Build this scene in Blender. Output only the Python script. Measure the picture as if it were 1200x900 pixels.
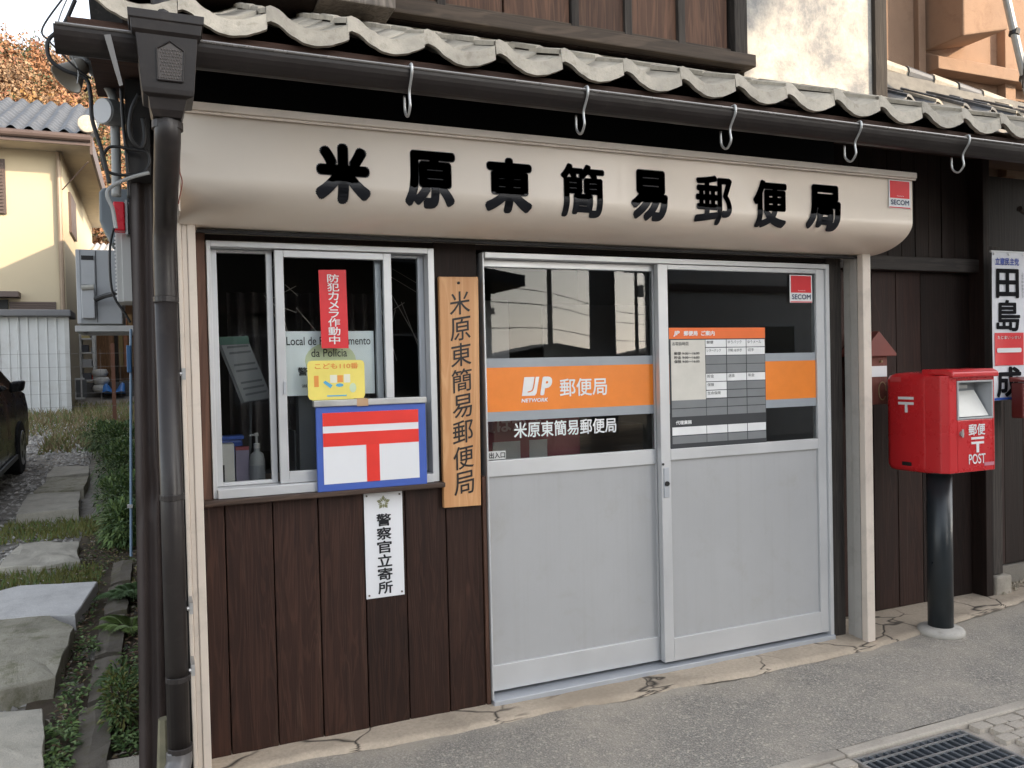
import bpy, bmesh, math, random
import numpy as np
from mathutils import Vector, Matrix, noise as mnoise
random.seed(7); rng = np.random.default_rng(7)
R = math.radians
SC = bpy.context.scene
COL = SC.collection
for _o in list(bpy.data.objects): bpy.data.objects.remove(_o)

# ------------------------------------------------------------------ camera
CAM = (-0.0431, -3.3866, 1.4494); YAW, PITCH, ROLL = 0.40824, -0.0211, -0.02303
_f = Vector((math.sin(YAW)*math.cos(PITCH), math.cos(YAW)*math.cos(PITCH), math.sin(PITCH)))
_r = Vector((math.cos(YAW), -math.sin(YAW), 0)); _u = _r.cross(_f)
_r2 = _r*math.cos(ROLL)+_u*math.sin(ROLL); _u2 = -_r*math.sin(ROLL)+_u*math.cos(ROLL)
cd = bpy.data.cameras.new("camera"); cam = bpy.data.objects.new("camera", cd); COL.objects.link(cam)
M = Matrix(((_r2.x,_u2.x,-_f.x),(_r2.y,_u2.y,-_f.y),(_r2.z,_u2.z,-_f.z))).to_4x4(); M.translation = CAM
cam.matrix_world = M
cd.sensor_width = 36; cd.lens = 970.3/1200*36; cd.clip_start = 0.05; cd.clip_end = 2000
SC.camera = cam
SC.render.resolution_x, SC.render.resolution_y = 1024, 768
# ------------------------------------------------------------------ light
SUN_EL = R(21); SUN_AZ = math.atan2(0.72, -0.69)
TS = Vector((math.sin(SUN_AZ)*math.cos(SUN_EL), math.cos(SUN_AZ)*math.cos(SUN_EL), math.sin(SUN_EL)))
w = bpy.data.worlds.new("World"); SC.world = w; w.use_nodes = True
nt = w.node_tree; bg = nt.nodes["Background"]
sky = nt.nodes.new("ShaderNodeTexSky"); sky.sky_type = 'NISHITA'; sky.sun_disc = False
sky.sun_elevation = SUN_EL; sky.sun_rotation = SUN_AZ; sky.air_density = 1.0; sky.dust_density = 1.2; sky.ozone_density = 0.4
hs = nt.nodes.new('ShaderNodeHueSaturation'); hs.inputs['Saturation'].default_value = 0.36   # hazy, milky afternoon sky
nt.links.new(sky.outputs[0], hs.inputs['Color']); nt.links.new(hs.outputs[0], bg.inputs[0]); bg.inputs[1].default_value = 0.15
sl = bpy.data.lights.new("sun", 'SUN'); sl.energy = 2.1; sl.angle = R(0.6); sl.color = (1.0, 0.80, 0.58)
so = bpy.data.objects.new("sun", sl); COL.objects.link(so); so.rotation_euler = TS.to_track_quat('Z', 'Y').to_euler(); so.location = (10, -10, 12)
SC.view_settings.view_transform = 'Standard'; SC.view_settings.look = 'None'; SC.view_settings.gamma = 1.0
SC.view_settings.exposure = 1.75
SC.view_settings.use_curve_mapping = False

# ------------------------------------------------------------------ helpers
class MB:
    def __init__(s): s.v = []; s.f = []; s.m = []
    def add(s, vs, fs, m=0):
        b = len(s.v); s.v += [tuple(q) for q in vs]; s.f += [tuple(b+i for i in f) for f in fs]; s.m += [m]*len(fs); return s
    def box(s, x0, x1, y0, y1, z0, z1, m=0):
        return s.add([(x0,y0,z0),(x1,y0,z0),(x1,y1,z0),(x0,y1,z0),(x0,y0,z1),(x1,y0,z1),(x1,y1,z1),(x0,y1,z1)],
                     [(0,3,2,1),(4,5,6,7),(0,1,5,4),(1,2,6,5),(2,3,7,6),(3,0,4,7)], m)
    def prism(s, pts, d, m=0):            # pts: 3D polygon, d: extrusion vector
        n = len(pts); d = Vector(d); a = [Vector(q) for q in pts]; b = [q+d for q in a]
        return s.add(a+b, [tuple(range(n-1,-1,-1)), tuple(range(n,2*n))]+[(i,(i+1)%n,n+(i+1)%n,n+i) for i in range(n)], m)
    def tube(s, path, r, n=10, m=0, caps=True):
        P = [Vector(q) for q in path]; rs = r if isinstance(r,(list,tuple)) else [r]*len(P)
        t0 = (P[1]-P[0]).normalized(); ref = Vector((0,0,1)) if abs(t0.z) < .9 else Vector((1,0,0)); nrm = t0.cross(ref).normalized()
        vs = []
        for i,q in enumerate(P):
            t = (P[min(i+1,len(P)-1)]-P[max(i-1,0)]).normalized(); nrm = (nrm-t*nrm.dot(t)).normalized(); bn = t.cross(nrm)
            for k in range(n):
                a = 2*math.pi*k/n; vs.append(q+(nrm*math.cos(a)+bn*math.sin(a))*rs[i])
        fs = [(i*n+k, i*n+(k+1)%n, (i+1)*n+(k+1)%n, (i+1)*n+k) for i in range(len(P)-1) for k in range(n)]
        if caps: fs += [tuple(range(n-1,-1,-1)), tuple((len(P)-1)*n+k for k in range(n))]
        return s.add(vs, fs, m)
    def lathe(s, prof, c, n=20, m=0):     # prof: (r,z) list
        vs = [(c[0]+r*math.cos(2*math.pi*k/n), c[1]+r*math.sin(2*math.pi*k/n), c[2]+z) for r,z in prof for k in range(n)]
        fs = [(i*n+k, i*n+(k+1)%n, (i+1)*n+(k+1)%n, (i+1)*n+k) for i in range(len(prof)-1) for k in range(n)]
        fs += [tuple(range(n-1,-1,-1)), tuple((len(prof)-1)*n+k for k in range(n))]
        return s.add(vs, fs, m)
    def grid(s, fn, nu, nv, m=0):
        vs = [fn(i/nu, j/nv) for j in range(nv+1) for i in range(nu+1)]
        return s.add(vs, [(j*(nu+1)+i, j*(nu+1)+i+1, (j+1)*(nu+1)+i+1, (j+1)*(nu+1)+i) for j in range(nv) for i in range(nu)], m)
    def mesh(s, name, mats, smooth=False):
        me = bpy.data.meshes.new(name); me.from_pydata(s.v, [], s.f)
        mats = mats if isinstance(mats,(list,tuple)) else [mats]
        for q in mats: me.materials.append(q)
        if len(mats) > 1: me.polygons.foreach_set('material_index', s.m)
        if smooth: me.polygons.foreach_set('use_smooth', [True]*len(s.f))
        me.update(); return me
WL = {}
def link(o, parent=None, loc=(0,0,0)):
    COL.objects.link(o); o.location = Vector(loc)
    if parent is not None:
        o.parent = parent; o.location = Vector(loc)-WL[parent.name]
    WL[o.name] = Vector(loc); return o
def props(o, label=None, cat=None, group=None, kind=None):
    if label: o['label'] = label
    if cat: o['category'] = cat
    if group: o['group'] = group
    if kind: o['kind'] = kind
    return o
def thing(name, label, cat, loc, group=None):
    o = bpy.data.objects.new(name, None); o.empty_display_size = .1; link(o, None, loc); return props(o, label, cat, group)
def part(name, mb, mat, parent=None, loc=(0,0,0), bevel=0, smooth=False, label=None, cat=None, group=None, kind=None, seg=2, auto=None):
    me = mb if isinstance(mb, bpy.types.Mesh) else mb.mesh(name, mat, smooth)
    o = bpy.data.objects.new(name, me); link(o, parent, loc); props(o, label, cat, group, kind)
    if auto: 
        md = o.modifiers.new('w','WEIGHTED_NORMAL')
    if bevel:
        md = o.modifiers.new('bevel','BEVEL'); md.width = bevel; md.segments = seg; md.limit_method = 'ANGLE'; md.angle_limit = R(40)
    return o
def B(*a): return MB().box(*a)
def smoothpath(P, k=6):
    P = [Vector(q) for q in P]; out = []
    for i in range(len(P)-1):
        a,b,c,d = P[max(i-1,0)],P[i],P[i+1],P[min(i+2,len(P)-1)]
        for j in range(k):
            t = j/k; out.append(.5*((2*b)+(c-a)*t+(2*a-5*b+4*c-d)*t*t+(3*b-a-3*c+d)*t**3))
    return out+[P[-1]]

# ------------------------------------------------------------------ materials
MATS = {}
class NT:
    def __init__(s, name):
        s.m = bpy.data.materials.new(name); s.m.use_nodes = True; s.t = s.m.node_tree; s.b = s.t.nodes['Principled BSDF']; s.out = s.t.nodes['Material Output']
    def n(s, typ, **kw):
        q = s.t.nodes.new('ShaderNode'+typ)
        for k,v in kw.items():
            if k.startswith('i_'): q.inputs[int(k[2:]) if k[2:].isdigit() else k[2:].replace('_',' ')].default_value = v
            else: setattr(q, k, v)
        return q
    def l(s, a, b): s.t.links.new(a, b)
    def coords(s, scale=(1,1,1), rand=True):
        tc = s.n('TexCoord'); mp = s.n('Mapping'); mp.inputs['Scale'].default_value = scale
        src = tc.outputs['Object']
        if rand:
            oi = s.n('ObjectInfo'); mu = s.n('MixRGB', blend_type='ADD'); mu.inputs[0].default_value = 1
            mm = s.n('Math', operation='MULTIPLY'); mm.inputs[1].default_value = 37.0; s.l(oi.outputs['Random'], mm.inputs[0])
            s.l(src, mu.inputs[1]); s.l(mm.outputs[0], mu.inputs[2]); src = mu.outputs[0]
        s.l(src, mp.inputs[0]); return mp.outputs[0]
    def noise(s, co, scale, detail=4, rough=.6, dist=0):
        q = s.n('TexNoise'); q.inputs['Scale'].default_value = scale; q.inputs['Detail'].default_value = detail
        q.inputs['Roughness'].default_value = rough; q.inputs['Distortion'].default_value = dist; s.l(co, q.inputs['Vector']); return q.outputs['Fac']
    def ramp(s, fac, stops):
        q = s.n('ValToRGB'); e = q.color_ramp.elements
        while len(e) > 1: e.remove(e[-1])
        e[0].position, c = stops[0][0], stops[0][1]; e[0].color = (*c,1) if not isinstance(c,(int,float)) else (c,c,c,1)
        for p,c in stops[1:]:
            x = e.new(p); x.color = (*c,1) if not isinstance(c,(int,float)) else (c,c,c,1)
        s.l(fac, q.inputs[0]); return q.outputs[0]
    def mix(s, fac, a, b, mode='MIX'):
        q = s.n('MixRGB', blend_type=mode)
        for i,v in ((0,fac),(1,a),(2,b)):
            if isinstance(v,(int,float)): q.inputs[i].default_value = v if i == 0 else (v,v,v,1)
            elif isinstance(v,tuple): q.inputs[i].default_value = (*v,1)
            else: s.l(v, q.inputs[i])
        return q.outputs[0]
    def bump(s, h, strength=.3, dist=.01):
        q = s.n('Bump'); q.inputs['Strength'].default_value = strength; q.inputs['Distance'].default_value = dist; s.l(h, q.inputs['Height'])
        s.l(q.outputs[0], s.b.inputs['Normal']); return q
    def col(s, c): s.l(c, s.b.inputs['Base Color'])
    def set(s, rough=.5, metal=0., spec=.5, coat=0.):
        s.b.inputs['Roughness'].default_value = rough; s.b.inputs['Metallic'].default_value = metal; s.b.inputs['Specular IOR Level'].default_value = spec
        s.b.inputs['Coat Weight'].default_value = coat; return s.m
def scl(c, k): return tuple(min(1,x*k) for x in c)
def paint(name, c, rough=.45, metal=0., var=.16, vscale=3., bump=.05, dirt=None, spec=.5, coat=0., tone=None, streak=None, dlo=.52, dhi=.72):
    if name in MATS: return MATS[name]
    q = NT(name); co = q.coords(); n1 = q.noise(co, vscale, 5, .65)
    a = q.ramp(n1, [(.3, scl(c,1-var)), (.7, scl(c,1+var*.5))])
    if dirt:
        n2 = q.noise(co, vscale*3.1, 6, .7, .4); a = q.mix(q.ramp(n2, [(dlo,0.),(dhi,.62)]), a, dirt)
    if streak:
        cs_ = q.coords((22,22,.5)); a = q.mix(q.ramp(q.noise(cs_, 1., 6, .7), [(.5,0.),(.75,.45)]), a, streak)
    if tone:
        oi = q.n('ObjectInfo'); a = q.mix(1., a, q.ramp(oi.outputs['Random'], [(0.,1-tone),(1.,1+tone*.6)]), 'MULTIPLY')
    q.col(a); n3 = q.noise(co, 140, 3)
    if bump: q.bump(n3, bump, .004)
    rr = q.ramp(n1, [(.3, max(0,rough-.08)), (.7, min(1,rough+.1))]); MATS[name] = q.set(rough, metal, spec, coat); q.l(rr, q.b.inputs['Roughness']); return q.m
def wood(name, dark, light, axis='z', grain=1., rough=.65, knots=True, wear=None, bump=.35, spec=.4, ring=.22):
    if name in MATS: return MATS[name]
    q = NT(name); s = {'z':(34,34,1.6),'x':(1.6,34,34),'y':(34,1.6,34)}[axis]
    co = q.coords(tuple(v*grain for v in s)); g = q.noise(co, 1., 6, .65, .6)
    s2 = {'z':(9,9,.7),'x':(.7,9,9),'y':(9,.7,9)}[axis]; co2 = q.coords(tuple(v*grain for v in s2)); g2 = q.noise(co2, 1., 3, .5, 1.2)
    wv = q.n('Math', operation='SINE'); mm = q.n('Math', operation='MULTIPLY'); mm.inputs[1].default_value = 46; q.l(g2, mm.inputs[0]); q.l(mm.outputs[0], wv.inputs[0])
    wf = q.ramp(wv.outputs[0], [(.0,0.),(1.,1.)]) 
    fac = q.mix(ring, g, wf); a = q.ramp(fac, [(.15,dark),(.55,tuple((x+y)/2 for x,y in zip(dark,light))),(.95,light)])
    if knots:
        cok = q.coords((5.2,5.2,1.9) if axis == 'z' else (1.9,5.2,5.2)); vo = q.n('TexVoronoi'); vo.inputs['Scale'].default_value = 1.; q.l(cok, vo.inputs['Vector'])
        a = q.mix(q.ramp(vo.outputs['Distance'], [(.03,.85),(.075,.15),(.11,0.)]), a, scl(light,1.25))
    if wear:
        cw = q.coords((13,13,.55) if axis == 'z' else (.55,13,13)); nw = q.noise(cw, 1.3, 6, .75); a = q.mix(q.ramp(nw, [(.58,0.),(.78,.6)]), a, wear)
    # each board its own tone
    oi = q.n('ObjectInfo'); tone = q.ramp(oi.outputs['Random'], [(0.,.78),(1.,1.2)]); a = q.mix(1., a, tone, 'MULTIPLY')
    q.col(a); q.bump(fac, bump, .004); MATS[name] = q.set(rough, 0, spec); return q.m
def concrete(name, c, scale=1., cracks=0., stain=(.2,.18,.15), rough=.9, moss=None, bump=.5):
    if name in MATS: return MATS[name]
    q = NT(name); co = q.coords((1,1,1), False); n1 = q.noise(co, 2.2*scale, 8, .68); n2 = q.noise(co, 60*scale, 5, .7); n3 = q.noise(co, .9*scale, 5, .6, .5)
    a = q.ramp(n1, [(.28, scl(c,.62)), (.5,c), (.74, scl(c,1.22))]); a = q.mix(.35, a, q.ramp(n2, [(.3,scl(c,.5)),(.7,scl(c,1.3))]))
    a = q.mix(q.ramp(n3, [(.5,0.),(.7,.6)]), a, stain)
    h = q.mix(.4, n1, n2)
    if moss: a = q.mix(q.ramp(q.noise(co, 3.1*scale, 7, .72), [(.5,0.),(.66,.75)]), a, moss)
    if cracks:
        cd_ = q.mix(.12, co, q.n('TexNoise', i_Scale=5.).outputs['Color']); vo = q.n('TexVoronoi', feature='DISTANCE_TO_EDGE'); vo.inputs['Scale'].default_value = cracks; q.l(cd_, vo.inputs['Vector'])
        msk = q.ramp(q.noise(co, 1.6, 2), [(.40,0.),(.52,1.)]); ck = q.mix(1., q.ramp(vo.outputs['Distance'], [(.0,1.),(.022,0.)]), msk, 'MULTIPLY')
        a = q.mix(ck, a, (.035,.03,.025)); h = q.mix(ck, h, 0.)
    q.col(a); q.bump(h, bump, .012); MATS[name] = q.set(rough, 0, .3); return q.m
def asphalt(name, c, sand=(.26,.22,.17), fringe=False):
    q = NT(name); co = q.coords((1,1,1), False); vo = q.n('TexVoronoi'); vo.inputs['Scale'].default_value = 105; q.l(co, vo.inputs['Vector'])
    n1 = q.noise(co, 1.7, 7, .7); n2 = q.noise(co, 150, 4, .75); n4 = q.noise(co, 6.5, 6, .75)
    a = q.ramp(n2, [(.25,scl(c,.35)),(.5,c),(.78,scl(c,2.6))]); sp = q.ramp(vo.outputs['Color'], [(.70,0.),(.95,.65)]); a = q.mix(sp, a, scl(sand,1.3))
    a = q.mix(q.ramp(n1, [(.42,0.),(.72,.62)]), a, sand); a = q.mix(q.ramp(n4, [(.55,0.),(.8,.4)]), a, scl(c,.62))
    if fringe:      # sand and grit washed off the concrete lies along its edge
        sx = q.n('SeparateXYZ'); q.l(co, sx.inputs[0]); ad = q.n('Math', operation='ADD'); mu = q.n('Math', operation='MULTIPLY'); mu.inputs[1].default_value = .55; q.l(q.noise(co, 3.2, 7, .7), mu.inputs[0]); q.l(mu.outputs[0], ad.inputs[0]); q.l(sx.outputs[1], ad.inputs[1])
        a = q.mix(q.ramp(ad.outputs[0], [(.0,0.),(.16,.75)]), a, scl(sand,.92))
    q.col(a); q.bump(q.mix(.5, vo.outputs['Distance'], n2), .8, .006); MATS[name] = q.set(.92, 0, .25); return q.m
def flat(name, c, rough=.5, metal=0, spec=.5):
    if name in MATS: return MATS[name]
    q = NT(name); co = q.coords(); q.col(q.ramp(q.noise(co, 9, 4), [(.3,scl(c,.93)),(.7,scl(c,1.04))])); MATS[name] = q.set(rough, metal, spec); return q.m
def glassmat(name, tint=(.86,.9,.9), ior=1.52):
    q = NT(name); tr = q.n('BsdfTransparent'); tr.inputs[0].default_value = (*tint,1); gl = q.n('BsdfGlossy'); gl.inputs['Roughness'].default_value = .004
    gl.inputs['Color'].default_value = (1,1,1,1)
    fr = q.n('Fresnel'); fr.inputs['IOR'].default_value = ior; mx = q.n('MixShader'); q.l(fr.outputs[0], mx.inputs[0]); q.l(tr.outputs[0], mx.inputs[1]); q.l(gl.outputs[0], mx.inputs[2])
    q.l(mx.outputs[0], q.out.inputs['Surface']); MATS[name] = q.m; return q.m
def foliage(name, c, var=.5):
    if name in MATS: return MATS[name]
    q = NT(name); co = q.coords(); n = q.noise(co, 7, 4, .7); q.col(q.ramp(n, [(.25,scl(c,1-var)),(.5,c),(.78,scl(c,1+var*.8))]))
    q.b.inputs['Transmission Weight'].default_value = 0; q.b.inputs['Subsurface Weight'].default_value = 0; MATS[name] = q.set(.6, 0, .3); return q.m

PLANK = wood('plank_dark_brown', (.014,.0062,.0046), (.062,.027,.0175), grain=1.5, knots=True, wear=(.14,.08,.055), rough=.5, ring=.24, spec=.3)
PLANKB = wood('plank_blackened', (.012,.0075,.006), (.032,.0175,.0135), knots=False, wear=(.044,.031,.026), rough=.65, spec=.25)
PLANKR = wood('plank_reddish', (.019,.0085,.006), (.062,.025,.017), knots=False, wear=(.085,.05,.04), rough=.6, spec=.3)
BEAMG = wood('beam_weathered', (.022,.017,.013), (.115,.083,.06), axis='x', knots=False, wear=(.16,.13,.10), rough=.8, bump=.6)
POSTG = wood('post_weathered', (.018,.015,.013), (.075,.062,.052), knots=False, wear=(.12,.105,.09), rough=.85, bump=.6)
SHUTW = wood('shutter_board_wood', (.032,.016,.010), (.17,.085,.05), knots=True, wear=(.25,.165,.11), rough=.75)
TRIMW = wood('trim_brown', (.05,.022,.014), (.17,.085,.055), knots=False, wear=(.03,.022,.02), rough=.6)
TRIMX = wood('trim_brown_x', (.03,.018,.013), (.13,.08,.055), axis='x', knots=False, wear=(.02,.016,.014), rough=.6)
SIGNW = wood('sign_cedar', (.45,.205,.08), (.66,.39,.19), grain=1.0, knots=False, rough=.5, bump=.1)
FASCIA = wood('fascia_brown', (.028,.013,.008), (.085,.042,.028), axis='x', knots=False, rough=.8)
BEIGE = paint('beige_enamel', (.75,.65,.545), .42, var=.06, vscale=1.2, bump=.02, coat=.08)
BEIGED = paint('beige_enamel_rail', (.70,.61,.52), .4, var=.08, vscale=2, bump=.02, dirt=(.48,.42,.36))
RAILG = paint('rail_grey', (.42,.40,.37), .45, var=.1, dirt=(.3,.28,.25))
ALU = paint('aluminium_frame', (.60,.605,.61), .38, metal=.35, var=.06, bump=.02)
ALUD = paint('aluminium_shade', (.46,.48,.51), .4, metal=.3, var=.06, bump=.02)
GALV = paint('galvanised_steel', (.50,.50,.49), .42, metal=.75, var=.15, vscale=12)
BROWNM = paint('brown_metal', (.019,.0145,.013), .42, var=.15, vscale=5, dirt=(.034,.027,.023), spec=.35)
BROWNP = paint('brown_pipe', (.024,.020,.019), .38, var=.14, vscale=4, dirt=(.042,.036,.032), spec=.4)
CLADM = paint('cladding_brown', (.046,.034,.031), .5, var=.15, vscale=4, dirt=(.030,.024,.022), spec=.35)
BLACKM = flat('black_matte', (.012,.011,.011), .6)
RUB = flat('black_cable', (.012,.012,.013), .5)
TILE = paint('roof_tile_silver', (.49,.44,.36), .7, var=.28, vscale=10, bump=.3, dirt=(.22,.185,.13), tone=.2, dlo=.52, dhi=.72)
TILED = paint('roof_tile_dark', (.075,.08,.09), .45, var=.3, vscale=7, bump=.2, dirt=(.19,.19,.18))
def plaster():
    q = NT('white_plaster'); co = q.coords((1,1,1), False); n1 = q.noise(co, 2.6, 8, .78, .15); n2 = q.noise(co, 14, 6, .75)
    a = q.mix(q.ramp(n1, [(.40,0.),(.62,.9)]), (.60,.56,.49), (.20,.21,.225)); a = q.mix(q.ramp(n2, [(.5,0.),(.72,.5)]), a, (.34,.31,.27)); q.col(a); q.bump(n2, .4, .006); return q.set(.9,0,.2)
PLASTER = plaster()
TANW = paint('tan_render', (.35,.225,.15), .9, var=.15, vscale=2.2, bump=.8, dirt=(.24,.15,.10))
WHITE = flat('white_print', (.80,.80,.79), .4); WHITES = paint('white_board', (.78,.785,.80), .4, var=.04, vscale=3, bump=.02)
BLACKP = flat('black_print', (.012,.013,.016), .35); NAVY = flat('navy_print', (.015,.03,.09), .4)
ORANGE = flat('orange_film', (.86,.235,.022), .4); BANDG = flat('grey_film', (.32,.345,.37), .4)
REDP = flat('red_print', (.70,.022,.03), .45); REDSIG = flat('red_mark', (.80,.035,.022), .45); BLUEB = flat('blue_border', (.055,.115,.44), .45)
YEL = flat('yellow_print', (.86,.72,.16), .45); CYAN = flat('cyan_print', (.10,.42,.66), .5); ORP = flat('orange_print', (.78,.30,.06), .5)
GREYP = flat('grey_panel', (.10,.105,.11), .5); GREYL = flat('grey_cell', (.20,.21,.215), .5); CREAM = flat('cream_print', (.66,.63,.56), .5)
PANELG = paint('door_panel_grey', (.42,.42,.42), .42, var=.05, vscale=2, bump=.05, dirt=(.36,.345,.32), streak=(.37,.36,.35), dlo=.55, dhi=.8)
POSTR = paint('post_red', (.58,.022,.026), .28, var=.04, vscale=6, bump=.02, coat=.3)
POLEB = paint('pole_dark', (.020,.026,.030), .35, var=.15, vscale=8)
GLASS = glassmat('window_glass', (.97,.98,.975), ior=1.29); CARGLASS = glassmat('car_glass', (.12,.13,.14), 1.6)
CONC = concrete('apron_concrete', (.50,.415,.32), 1., cracks=2.6, stain=(.31,.25,.185))
KERBC = concrete('kerb_concrete', (.47,.42,.355), 1.6, stain=(.30,.27,.23))
PAVER = concrete('paver_concrete', (.50,.445,.375), 2.2, stain=(.39,.335,.275))
CONCW = paint('base_ring', (.50,.47,.42), .85, var=.2, vscale=9, bump=.4, dirt=(.33,.29,.24))
STONE = concrete('slab_stone', (.49,.455,.385), 2.4, stain=(.22,.21,.17), bump=.9)
STONEM = concrete('slab_stone_mossy', (.40,.37,.295), 2.6, stain=(.17,.16,.12), moss=(.14,.14,.07), bump=1.)
STONEL = concrete('slab_stone_pale', (.60,.585,.565), 2.2, stain=(.46,.45,.44), bump=.4)
SOIL = concrete('soil', (.11,.085,.062), 5, stain=(.05,.04,.028), moss=(.075,.075,.03), bump=1.)
GRAVB = concrete('gravel_bed', (.34,.315,.28), 9, stain=(.20,.18,.15), bump=1.)
EDGE = concrete('edging_stone', (.15,.13,.105), 4, stain=(.10,.085,.066), moss=(.10,.095,.04), bump=.9)
ASPH = asphalt('asphalt', (.265,.245,.215), (.50,.44,.36), fringe=True); ASPHR = asphalt('asphalt_road', (.07,.07,.07), (.12,.115,.11))
EARTH = concrete('earth', (.16,.14,.11), .8, moss=(.10,.11,.05))
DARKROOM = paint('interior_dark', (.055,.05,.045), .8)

# ------------------------------------------------------------------ lettering
_G = {}
def glyph(s, bold=0.):
    k = (s, bold)
    if k in _G: return _G[k]
    c = bpy.data.curves.new('t','FONT'); c.body = s; c.size = 1; c.resolution_u = 4; c.dimensions = '2D'; c.fill_mode = 'FRONT'
    o = bpy.data.objects.new('t', c); COL.objects.link(o); bpy.context.view_layer.update()
    me = bpy.data.meshes.new_from_object(o.evaluated_get(bpy.context.evaluated_depsgraph_get()))
    v = [(q.co.x, q.co.y, 0.) for q in me.vertices]; f = [tuple(p.vertices) for p in me.polygons]
    if bold:                       # a heavier, round-ended weight: the glyph repeated round a small circle
        n0 = len(v); v0, f0 = list(v), list(f); kk = 12 if bold > .03 else 8
        for j in range(kk):
            a = 2*math.pi*j/kk; dx, dy = bold*math.cos(a), bold*math.sin(a)
            v += [(q[0]+dx, q[1]+dy, (j+1)*.00003) for q in v0]; f += [tuple(i+n0*(j+1) for i in q) for q in f0]
    bpy.data.objects.remove(o); bpy.data.curves.remove(c); bpy.data.meshes.remove(me)
    xs = [q[0] for q in v]; ys = [q[1] for q in v]; _G[k] = (v, f, (min(xs),max(xs),min(ys),max(ys))); return _G[k]
def text(s, x0, x1, z0, z1, y, mat, parent, bold=0., shear=0., name='lettering', keep=False, fn=None):
    """flat print filling the rectangle x0..x1, z0..z1 on the plane y"""
    v, f, bb = glyph(s, bold); mb = MB(); sx = (x1-x0)/(bb[1]-bb[0]); sz = (z1-z0)/(bb[3]-bb[2])
    if keep: sx = min(sx, sz); sz = sx
    vs = []
    for a,b,c in v:
        zz = (b-bb[2])*sz; xx = (a-bb[0])*sx + shear*zz; q = (x0+xx, y-c, z0+zz); vs.append(fn(q) if fn else q)
    mb.add(vs, f); return part(name, mb, mat, parent)
def vtext(s, xc, z1, z0, wd, y, mat, parent, bold=0., shear=0., name='lettering', slant=0., gap=.06):
    mb = MB(); n = len(s); p = (z1-z0)/n
    for i,ch in enumerate(s):
        v, f, bb = glyph(ch, bold); h = p*(1-gap); k = min(1., (bb[3]-bb[2])/.8) if ch not in '一' else .25
        cz = z1-p*(i+.5); hh = h*(k if k > .35 else .2); ww = wd*min(1.05, max(.25,(bb[1]-bb[0])/.86))
        vs = []
        for a,b,c in v:
            uu = (a-(bb[0]+bb[1])/2)/(bb[1]-bb[0])*ww; vv = (b-(bb[2]+bb[3])/2)/(bb[3]-bb[2])*hh
            vs.append((xc+uu+shear*vv, y-c, cz+vv+slant*uu))
        mb.add(vs, f)
    return part(name, mb, mat, parent)

# ================================================================== SETTING
def nz(x, y, s=1., k=0.): return mnoise.noise(Vector((x*s, y*s, k)))
def yz(y): return -.10+.058*max(0., min(y, 24.)) + .0     # the yard rises gently to the back
part('ground', MB().add([(-900,-900,-.42),(900,-900,-.42),(900,900,-.42),(-900,900,-.42)], [(0,1,2,3)]), EARTH, kind='structure')
part('road', B(-60,60,-8.2,-1.95,-.3,-.115), ASPHR, kind='structure')
# asphalt strip in front of the shop: slightly uneven sheet with thickness
def asf(u, v):   # worn, patched surface
    x = -1.2+u*13.2; y = -.955+v*1.15; return (x, y, -.052+.006*nz(x,y,2.5)+.004*nz(x,y,7.)-.012*(1-v))
g = MB().grid(asf, 90, 14); part('pavement', g, ASPH, kind='structure', smooth=True)
# concrete apron with a broken, wavering front edge
def apron(u, v):
    x = -.125+u*6.6
    if x < 3.3: fr = -.13-.055*min(1,x/1.1)-.035*max(0,min(1,(x-1.7)/.8))
    else: fr = -.22+.13*(x-3.3)
    fr += .022*nz(x,0,3.,4.)+.012*nz(x,0,11.,9.)
    y = fr+(max(.32,fr+.5)-fr)*(v**1.4); e = min(1, v*9)
    return (x, y, -.056+.018*e+.004*nz(x,y,4.,2.)+.0022*nz(x,y,16.,3.)+ (.010*min(1,max(0,(x-3.3)/1.2))))
part('concrete_apron', MB().grid(apron, 240, 22), CONC, kind='structure', smooth=True)
# kerb
kb = part('kerb', B(-8,12,-1.018,-.97,-.3,-.085), KERBC, kind='structure')
kerb_me = None; L = 1.20
for i in range(-4, 14):
    x0 = 2.333+(i-4)*L
    if kerb_me is None:
        kerb_me = B(0,L-.006,0,.056,0,.135).mesh('kerb_stone', KERBC)
    o = part('kerb_stone', kerb_me, None, kb, (x0, -1.022, -.187+random.uniform(-.002,.002)), bevel=.008)
# block paving between kerb and road, round the drain grate
GX0, GX1, GY0, GY1 = 2.345, 2.93, -1.60, -1.03
pv = MB(); pv.box(-8,GX0-.004,-1.96,-1.023,-.3,-.082); pv.box(GX1+.004,12,-1.96,-1.023,-.3,-.082); pv.box(GX0-.004,GX1+.004,-1.96,GY0-.004,-.3,-.085)
pave = part('block_paving', pv, PAVER, kind='structure')
hexm = []
for k in range(3):
    m_ = MB(); a, b = .0445, .0262; pts = [(-a,0),(-a*.90,-b),(a*.90,-b),(a,0),(a*.90,b),(-a*.90,b)]
    lo = [(x,y,0) for x,y in pts]; hi = [(x*.95,y*.92,.020+.001*k) for x,y in pts]
    m_.add(lo+hi, [(5,4,3,2,1,0),(6,7,8,9,10,11)]+[(i,(i+1)%6,6+(i+1)%6,6+i) for i in range(6)]); hexm.append(m_.mesh('paver', PAVER))
spots = []
yy = -1.055; row = 0
while yy > -1.93:
    xx = 1.55+(.046 if row % 2 else 0)
    while xx < 4.9:
        if not (GX0-.05 < xx < GX1+.05 and GY0-.03 < yy < GY1+.03): spots.append((xx, yy))
        xx += .092
    yy -= .0565; row += 1
def _vis(q):
    d = Vector((q[0]-CAM[0], q[1]-CAM[1], -.07-CAM[2])); z = d.dot(_f); return abs(d.dot(_r2)/z) < .66 and d.dot(_u2)/z > -.49
vis = [q for q in spots if _vis(q)]; vis.sort(key=lambda q: (q[0]-CAM[0])**2+(q[1]-CAM[1])**2)
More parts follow.
